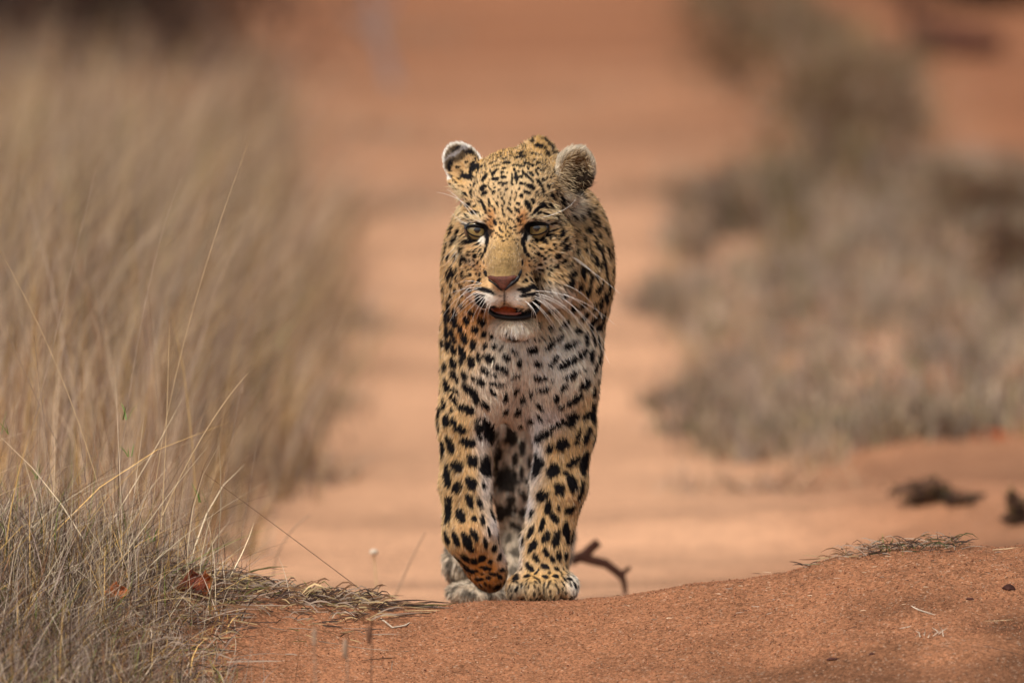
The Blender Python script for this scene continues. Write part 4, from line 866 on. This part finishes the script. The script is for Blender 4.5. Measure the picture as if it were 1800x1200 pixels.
ST = [([(283, 930), (292, 760), (298, 560)], M_stem, 'upright pale stem left of the slanting one, ending above the matted grass', .0, .0, .0009),
 ([(286, 905), (360, 760), (436, 656)], M_stem, 'short thick pale stem slanting up to the right, rightmost bright stem', .0, .0, .0011),
 ([(258, 1080), (300, 700), (437, 250)], M_stem, 'tallest thin stem, leaning right up to the height of the leopard ears', .05, .05, .0007),
 ([(190, 1010), (250, 560), (325, 300)], M_stem2, 'long soft stem curving right beside the tallest thin stem', .25, .2, .0010),
 ([(20, 900), (90, 620), (175, 270)], M_stem2, 'faint long stem leaning right near the left edge', .3, .2, .0010),
 ([(205, 1000), (130, 720), (0, 440)], M_stem, 'stem leaning left out of the picture from the matted grass', .0, .0, .0009),
 ([(160, 905), (60, 690), (-10, 530)], M_stem2, 'lower one of the two stems leaning out to the left', .05, .0, .0009),
 ([(350, 900), (300, 860), (262, 520)], M_stem2, 'dark wiry stem bent at the foot behind the upright pale stem', .12, .1, .0007),
 ([(110, 1000), (80, 760), (60, 590)], M_stem2, 'short stem with small side shoots near the left edge', .0, .0, .0010),
 ([(415, 1000), (440, 850), (456, 745)], M_stem2, 'faint upright stem standing alone right of the grass', .22, .0, .0008),
 ([(640, 1040), (480, 920), (352, 826)], M_twig, 'thin dark stalk slanting down to the right across the sandy track', .0, .0, .0007),
 ([(370, 1000), (420, 700), (425, 690)], M_stem2, 'blurry stem behind the slanting bright stem', .5, .0, .0010)]
for pts, m, lab, Y, dY, r in ST: line_thing('long_grass', pts, r, r*.45, m, lab, 'grass stem', G1, Y, dY)
def sprout(px, py, Y, n, h, label, m=M_green, name='green_sprout', spread=.6, seed=0, wd=.0028):
    r_ = np.random.default_rng(seed); b0 = P(px, py, Y); root = empty(name, tuple(b0), label, 'sprout')
    for k in range(n):
        a = r_.uniform(0, 6.28); b = np.array([b0+[r_.normal(0, .004), r_.normal(0, .004), -.002]])
        v, f, c = blades(b, np.array([h*r_.uniform(.6, 1.1)]), np.array([wd]), np.array([r_.uniform(.1, spread)]), np.array([r_.uniform(0, .5)]), np.array([a]), np.ones((1, 3)), seed=seed*10+k)
        mesh_obj('leaf', v, f, m, root)
sprout(543, 1045, -.06, 6, .026, 'bright green sprout on top of the straw pile', seed=1)
sprout(228, 800, .0, 4, .022, 'small green leaf cluster on a stem above the matted grass', seed=2)
sprout(268, 950, .0, 5, .03, 'green leaves low beside the pale stems', seed=3)
sprout(65, 840, .0, 4, .035, 'narrow green blades at the left edge', seed=4, wd=.002)
sprout(355, 880, -.02, 4, .028, 'thin green shoot right of the pale stems', seed=5, wd=.002)
sprout(8, 760, .0, 3, .04, 'green blade cut by the left edge of the picture', seed=6)
sprout(1557, 963, -.07, 3, .030, 'thin green shoot on the creeping grass of the right crest', seed=7, wd=.0018)
sprout(430, 1198, -.35, 4, .03, 'green tuft at the bottom edge below the straw', seed=8)
sprout(215, 735, .05, 4, .03, 'green shoot with a drooping tip among the tall stems', seed=9)
def leaf(name, px, py, Y, w, h, m, label, seed, cat='dead leaf'):
    r_ = np.random.default_rng(seed); c0 = P(px, py, Y); n = 9; v = []; f = []
    for i in range(n):
        for j in range(n):
            u, t = i/(n-1)*2-1, j/(n-1)*2-1; wd_ = (1-abs(t)**2.2)
            v.append(c0+np.array([u*w*wd_*.5+.15*w*math.sin(3*t), -.010*(u*u)-.006*math.sin(4*t+seed)+r_.normal(0, .0006), t*h*.5+.006*u*u+.003*math.sin(5*u)]))
    k = n*n; v += [q+np.array([0, .0008, 0]) for q in v]
    for i in range(n-1):
        for j in range(n-1):
            a = i*n+j; f.append((a, a+1, a+n+1, a+n)); f.append((k+a, k+a+n, k+a+n+1, k+a+1))
    for i in range(n-1):
        f.append((i, k+i, k+i+1, i+1)); a = (n-1)*n+i; f.append((a, a+1, k+a+1, k+a)); f.append((i*n, (i+1)*n, k+(i+1)*n, k+i*n)); a = i*n+n-1; f.append((a, k+a, k+a+n, a+n))
    return tag(mesh_obj(name, v, f, m), label, cat)
M_leafd = flat_mat('dead_leaf_brown', tuple(lin(112,54,36)), .7, .2, .4, 60); M_leafo = flat_mat('dead_leaf_orange', tuple(lin(200,120,70)), .7, .2, .3, 60)
leaf('dead_leaf', 338, 1034, -.20, .042, .050, M_leafd, 'curled dark red-brown leaf at the edge of the matted grass', 1)
leaf('dead_leaf', 362, 1028, -.20, .020, .036, M_leafo, 'small tan leaf leaning on the dark red-brown leaf', 4)
leaf('dead_leaf', 205, 1046, -.26, .034, .030, M_leafo, 'orange leaf caught in the matted grass', 2)
# twigs on the straw and the mound
def on_ground(px, py, off=.0015):
    d = ray(px, py); t0 = 11.5
    t = np.linspace(11.5, 60, 4000); q = CAM+d*t[:, None]; h = q[:, 2]-gz(q[:, 0], q[:, 1]); k = np.argmax(h < 0)
    return q[k]+np.array([0, 0, off])
def twig(pts, r, m, label, cat='twig', sides=5, off=.0015, group=None, name='twig'):
    q = [on_ground(a, b, off) for a, b in pts]; v, f = tube(q, [r]*(len(q)-1)+[r*.4], sides); return tag(mesh_obj(name, v, f, m), label, cat, group)
GT = 'twigs lying on the mound'
twig([(1592, 1062), (1615, 1073), (1644, 1082)], .0012, M_pale, 'pale straight twig in the middle of the right mound', group=GT)
twig([(1640, 1112), (1690, 1128), (1745, 1140), (1812, 1156)], .0010, M_twig, 'long dark twig running out at the lower right edge', group=GT)
twig([(1572, 1108), (1596, 1103), (1614, 1100)], .0008, M_pale, 'small pale curl of straw left of the white stubble', group=GT)
twig([(1712, 1093), (1745, 1093), (1780, 1090)], .0008, M_stem, 'thin tan straw above the long dark twig', group=GT)
twig([(1745, 968), (1770, 966), (1800, 962)], .0012, M_stem, 'tan straw on the crest at the right edge', group=GT)
twig([(688, 1180), (690, 1160), (702, 1146), (720, 1145)], .0009, M_stem2, 'small hooked straw on the bare sand below the straw pile', group=GT)
twig([(560, 1128), (640, 1141), (716, 1147)], .0009, M_stem2, 'long thin straw pointing right below the straw pile', group=GT)
twig([(650, 1062), (700, 1070), (722, 1066)], .0022, M_twig, 'dark crooked twig at the right end of the straw pile', group=GT, off=.004)
twig([(690, 1084), (735, 1080), (766, 1078)], .0012, M_twig, 'thin dark twig reaching furthest right from the straw pile', group=GT, off=.002)
twig([(670, 1090), (690, 1106), (712, 1102), (720, 1097)], .0016, M_pale, 'pale bent straw below the dark crooked twig', group=GT, off=.003)
rt = on_ground(1640, 1118); root = empty('grass_stubble', tuple(rt), 'little tuft of white stubble on the right mound', 'stubble')
for k in range(7):
    a = rt+np.array([.006*k-.02, random.uniform(-.01, .01), -.002]); b = a+np.array([random.uniform(-.012, .02), random.uniform(-.01, .01), random.uniform(.008, .022)]); v, f = tube([a, (a+b)/2+[.002, 0, .002], b], [.0008, .0007, .0004], 4); mesh_obj('stalk', v, f, M_pale, root)
def clod(name, c, r, m, label, cat, seed, sq=(1, 1, .6)):
    rr = np.random.default_rng(seed); v, f = uvball((0, 0, 0), 1, 14, 10); v = np.array(v); nn = vnoise(v*1.0+seed, 1.7, seed)*.35+vnoise(v+seed, 4, seed)*.18
    v = v*(1+nn)[:, None]*r*np.array(sq)+np.array(c); return tag(mesh_obj(name, v, f, m), label, cat)
M_dark = flat_mat('dark_earth', tuple(lin(70,44,38)), .95, .1, .5, 60, .8, 200)
clod('earth_clod', on_ground(1772, 1036), .011, M_dark, 'dark crumbly clod on the mound at the right edge', 'clod', 1)
for (x, y, r, lab) in ((1464, 1160, .006, 'small dark crumb of earth low on the right mound'), (1536, 1152, .007, 'dark crumb of earth left of the stubble near the bottom'), (1705, 1054, .005, 'flat dark crumb below the clod')):
    clod('earth_crumb', on_ground(x, y), r, M_dark, lab, 'clod', int(x), (1.4, 1, .5))
clod('pebble', on_ground(1362, 1026), .0035, M_pale, 'tiny white pebble on the crest right of the leopard', 'pebble', 9)

# fallen branch behind the leopard
g0 = on_ground(1030, 1000, 0); Yb = on_ground(1075, 1046, 0)[1]; root = empty('fallen_branch', tuple(g0), 'dark crooked branch lying on the track behind the leopard, right of its paw', 'branch')
M_branch = flat_mat('bark', tuple(lin(60,38,30)), .9, .1, .5, 40, .6, 200)
for nm, pts, r0, r1 in (('limb', [(1004, 985), (1020, 978), (1040, 984), (1065, 990), (1085, 1005), (1096, 1015)], .010, .007), ('fork', [(1022, 980), (1040, 962), (1052, 952)], .010, .008), ('twig', [(1094, 1010), (1098, 1030), (1100, 1046)], .006, .004), ('twig', [(1092, 1008), (1104, 1000), (1108, 996)], .005, .003)):
    q = [P(a, b, Yb) for a, b in pts]; v, f = tube(q, list(np.linspace(r0, r1, len(q))), 8); mesh_obj(nm, v, f, M_branch, root)
# weed stalks blurred in front of the mound
for (px, py0, py1, dx, Y, lab, m) in ((640, 1200, 1085, 14, -1.0, 'blurred brown seed stalk close to the viewer below the straw pile', M_twig), (556, 1230, 1090, -6, -1.3, 'pale blurred grass stalk at the bottom edge, right one of two', M_stem2), (600, 1225, 1110, 10, -1.2, 'faint stalk between the seed stalk and the pale stalk', M_stem2)):
    base = P(px, py0, Y); base[2] = gz(base[0], base[1]); tip = P(px+dx, py1, Y); mid = (base+tip)/2+np.array([.006, 0, 0]); r0 = empty('weed_stalk', tuple(base), lab, 'weed')
    v, f = tube(list(bez(base, mid, tip, 8)), list(np.linspace(.0014, .001, 8)), 5); mesh_obj('stem', v, f, m, r0)
    v, f = uvball(tuple(P(px+dx*.6, py1+30, Y)), 1, 8, 8, (.0035, .0035, .016)); mesh_obj('seed_head', v, f, m, r0)
q0 = P(660, 1075, .9); q0[2] = gz(q0[0], q0[1]); r0 = empty('weed_stalk', tuple(q0), 'slim upright weed with a fluffy head behind the straw pile', 'weed')
v, f = tube(list(bez(q0, P(664, 1030, .9), P(657, 975, .9), 8)), [.0016]*8, 5); mesh_obj('stem', v, f, M_stem, r0); v, f = uvball(tuple(P(657, 970, .9)), 1, 8, 8, (.008, .008, .006)); mesh_obj('seed_head', v, f, M_pale, r0)
for pts, lab in (([(690, 1060), (720, 990), (748, 935)], 'thin blurred stalk leaning right behind the straw pile'), ([(480, 1010), (500, 950), (545, 905)], 'short blurred stalk leaning right beyond the left grass')):
    line_thing('long_grass', pts, .0014, .0008, M_stem2, lab, 'grass stem', G1, .9, 0)

# clods and banks to the right behind the mound
clod('orange_stone', on_ground(1745, 768, 0), .032, flat_mat('orange_rock', tuple(lin(168,84,48)), .9, .1, .3, 30), 'orange stone under the edge of the right scrub', 'stone', 5, (1.8, 1, .45))
clod('dark_stone', on_ground(1700, 768, 0), .035, M_dark, 'dark stone left of the orange stone', 'stone', 6, (1.8, 1, .5))

# shrubs: stems, twigs and many small leaves
M_leafs = attr_mat('shrub_leaf', .6, .25, .2, 60, trans=.2)
def shrub(px, py, w, h, nleaf, cols, cw_, label, seed, lw=.010, depth=None):
    r_ = np.random.default_rng(seed); g = on_ground(px, py, -.01); root = empty('shrub', tuple(g), label, 'shrub'); tubes = []; tips = []
    for k in range(9):
        a = r_.uniform(0, 6.28); e = g+np.array([math.cos(a)*w*.4*r_.random()**.5, math.sin(a)*w*.4*r_.random()**.5, h*r_.uniform(.5, .95)]); mid = (g+e)/2+np.array([math.cos(a), math.sin(a), .2])*w*.08
        p_ = bez(g, mid, e, 6); tubes.append(tube(p_, list(np.linspace(.010, .003, 6)), 5))
        for j in range(5):
            s_ = p_[r_.integers(2, 6)]; e2 = s_+r_.normal(0, 1, 3)*np.array([w*.2, w*.2, h*.16]); tubes.append(tube([s_, (s_+e2)/2+[0, 0, .01], e2], [.004, .003, .0015], 4)); tips.append(e2)
    v, f = merge(tubes); mesh_obj('stems', v, f, M_twig, root)
    tips = np.array(tips); c = tips[r_.integers(0, len(tips), nleaf)]+r_.normal(0, 1, (nleaf, 3))*np.array([w*.10, w*.10, h*.10]); c[:, 2] = np.maximum(c[:, 2], gz(c[:, 0], c[:, 1])+.01)
    a = r_.normal(0, 1, (nleaf, 3)); a /= np.linalg.norm(a, axis=1)[:, None]; b = np.cross(a, r_.normal(0, 1, (nleaf, 3))); b /= np.linalg.norm(b, axis=1)[:, None]; s = (lw*r_.uniform(.6, 1.4, nleaf))[:, None]
    vv = np.stack([c-a*s, c+b*s*.45, c+a*s, c-b*s*.45], 1).reshape(-1, 3); ff = np.arange(nleaf*4).reshape(-1, 4)
    o = mesh_obj('leaves', vv, ff, M_leafs, root, np.repeat(palette(r_, nleaf, cols, cw_, .25), 4, 0), smooth=False); tag(o, kind='stuff')
OL, DK, GB = lin(96,86,44), lin(58,44,38), lin(120,100,72)
shrub(1300, 150, .55, .32, 1500, [OL, GB, G_BROWN, DK], [3, 2, 2, 2], 'olive brown shrub furthest up the track, left one of the two', 1)
shrub(1465, 275, .68, .48, 2600, [OL, GB, G_BROWN, G_GREY], [2.5, 3, 2.5, 2], 'larger greyish brown shrub right of the track above the scrub', 2)
shrub(1570, 270, .35, .26, 900, [GB, G_BROWN, G_GREY], [3, 2, 2], 'small brown bush on the right side of the larger shrub', 3)
shrub(1240, 360, .45, .12, 700, [G_GREY, GB, lin(130,124,96)], [3, 2, 2], 'low grey bush at the edge of the track below the shrubs', 4)
shrub(1740, 400, .6, .22, 1300, [OL, GB, G_BROWN, DK], [2, 2, 2, 2], 'dark low bush at the upper edge of the right scrub', 5)
shrub(1795, 520, .35, .22, 1200, [DK, G_BROWN, OL], [3, 2, 1], 'dark bush cut by the right edge within the scrub', 6)
for i, (px, py, w, h, lab) in enumerate(((60, 135, 1.5, 1.0, 'dark bush behind the tall grass in the upper left corner'), (290, 110, 1.2, .8, 'dark bush behind the tall grass, right one at the top left'), (1780, 8, 1.6, .5, 'dark bush at the very top right corner'), (1690, -40, 1.8, .6, 'dark bush above the log, mostly above the picture'))):
    shrub(px, py, w, h, 3600, [DK*.8, lin(58,44,38), lin(76,60,48)], [3, 2, 1], lab, 20+i, .026)
SH = [(1632, 884, .09, .045, 'ragged dark tuft on the bank behind the right mound'), (1688, 886, .06, .025, 'smaller dark tuft right of the ragged dark tuft'), (1784, 922, .04, .06, 'dark upright tuft near the right edge behind the mound')]
for i, (px, py, w, h, lab) in enumerate(SH):
    shrub(px, py, w, h, 700, [DK*.7, lin(80,56,40), OL], [4, 2, 1], lab, 60+i, .006)
# log at the top right
q = [on_ground(px, py, .05) for px, py in ((1618, 88), (1650, 92), (1700, 96), (1760, 98))]; gl = on_ground(1690, 100, 0); root = empty('fallen_log', tuple(gl), 'blackish log lying on the orange ground at the top right', 'log')
v, f = tube(q, [.06, .075, .06, .04], 10); mesh_obj('log_trunk', v, f, M_dark, root); v, f = tube([q[0], q[0]+[-.05, 0, .12], q[0]+[-.04, 0, .18]], [.04, .03, .02], 8); mesh_obj('stub', v, f, M_dark, root)
# thin grey dead stick standing at the top of the track
M_gw = flat_mat('grey_wood', tuple(lin(140,122,116)), .9, .1, .3, 30)
g = on_ground(690, 150, 0); root = empty('dead_sapling', tuple(g), 'thin leaning grey dead sapling beside the upper track', 'sapling')
for nm, pts, r in (('trunk', [(690, 150), (668, 70), (640, -60)], .028), ('branch', [(672, 85), (640, 40), (600, 20)], .015), ('branch', [(662, 60), (690, 10), (700, -40)], .015)):
    qq = [P(a, b, g[1]) for a, b in pts]; v, f = tube(list(bez(qq[0], qq[1], qq[2], 8)), list(np.linspace(r, r*.5, 8)), 7); mesh_obj(nm, v, f, M_gw, root)
print('script', time.time()-T0)
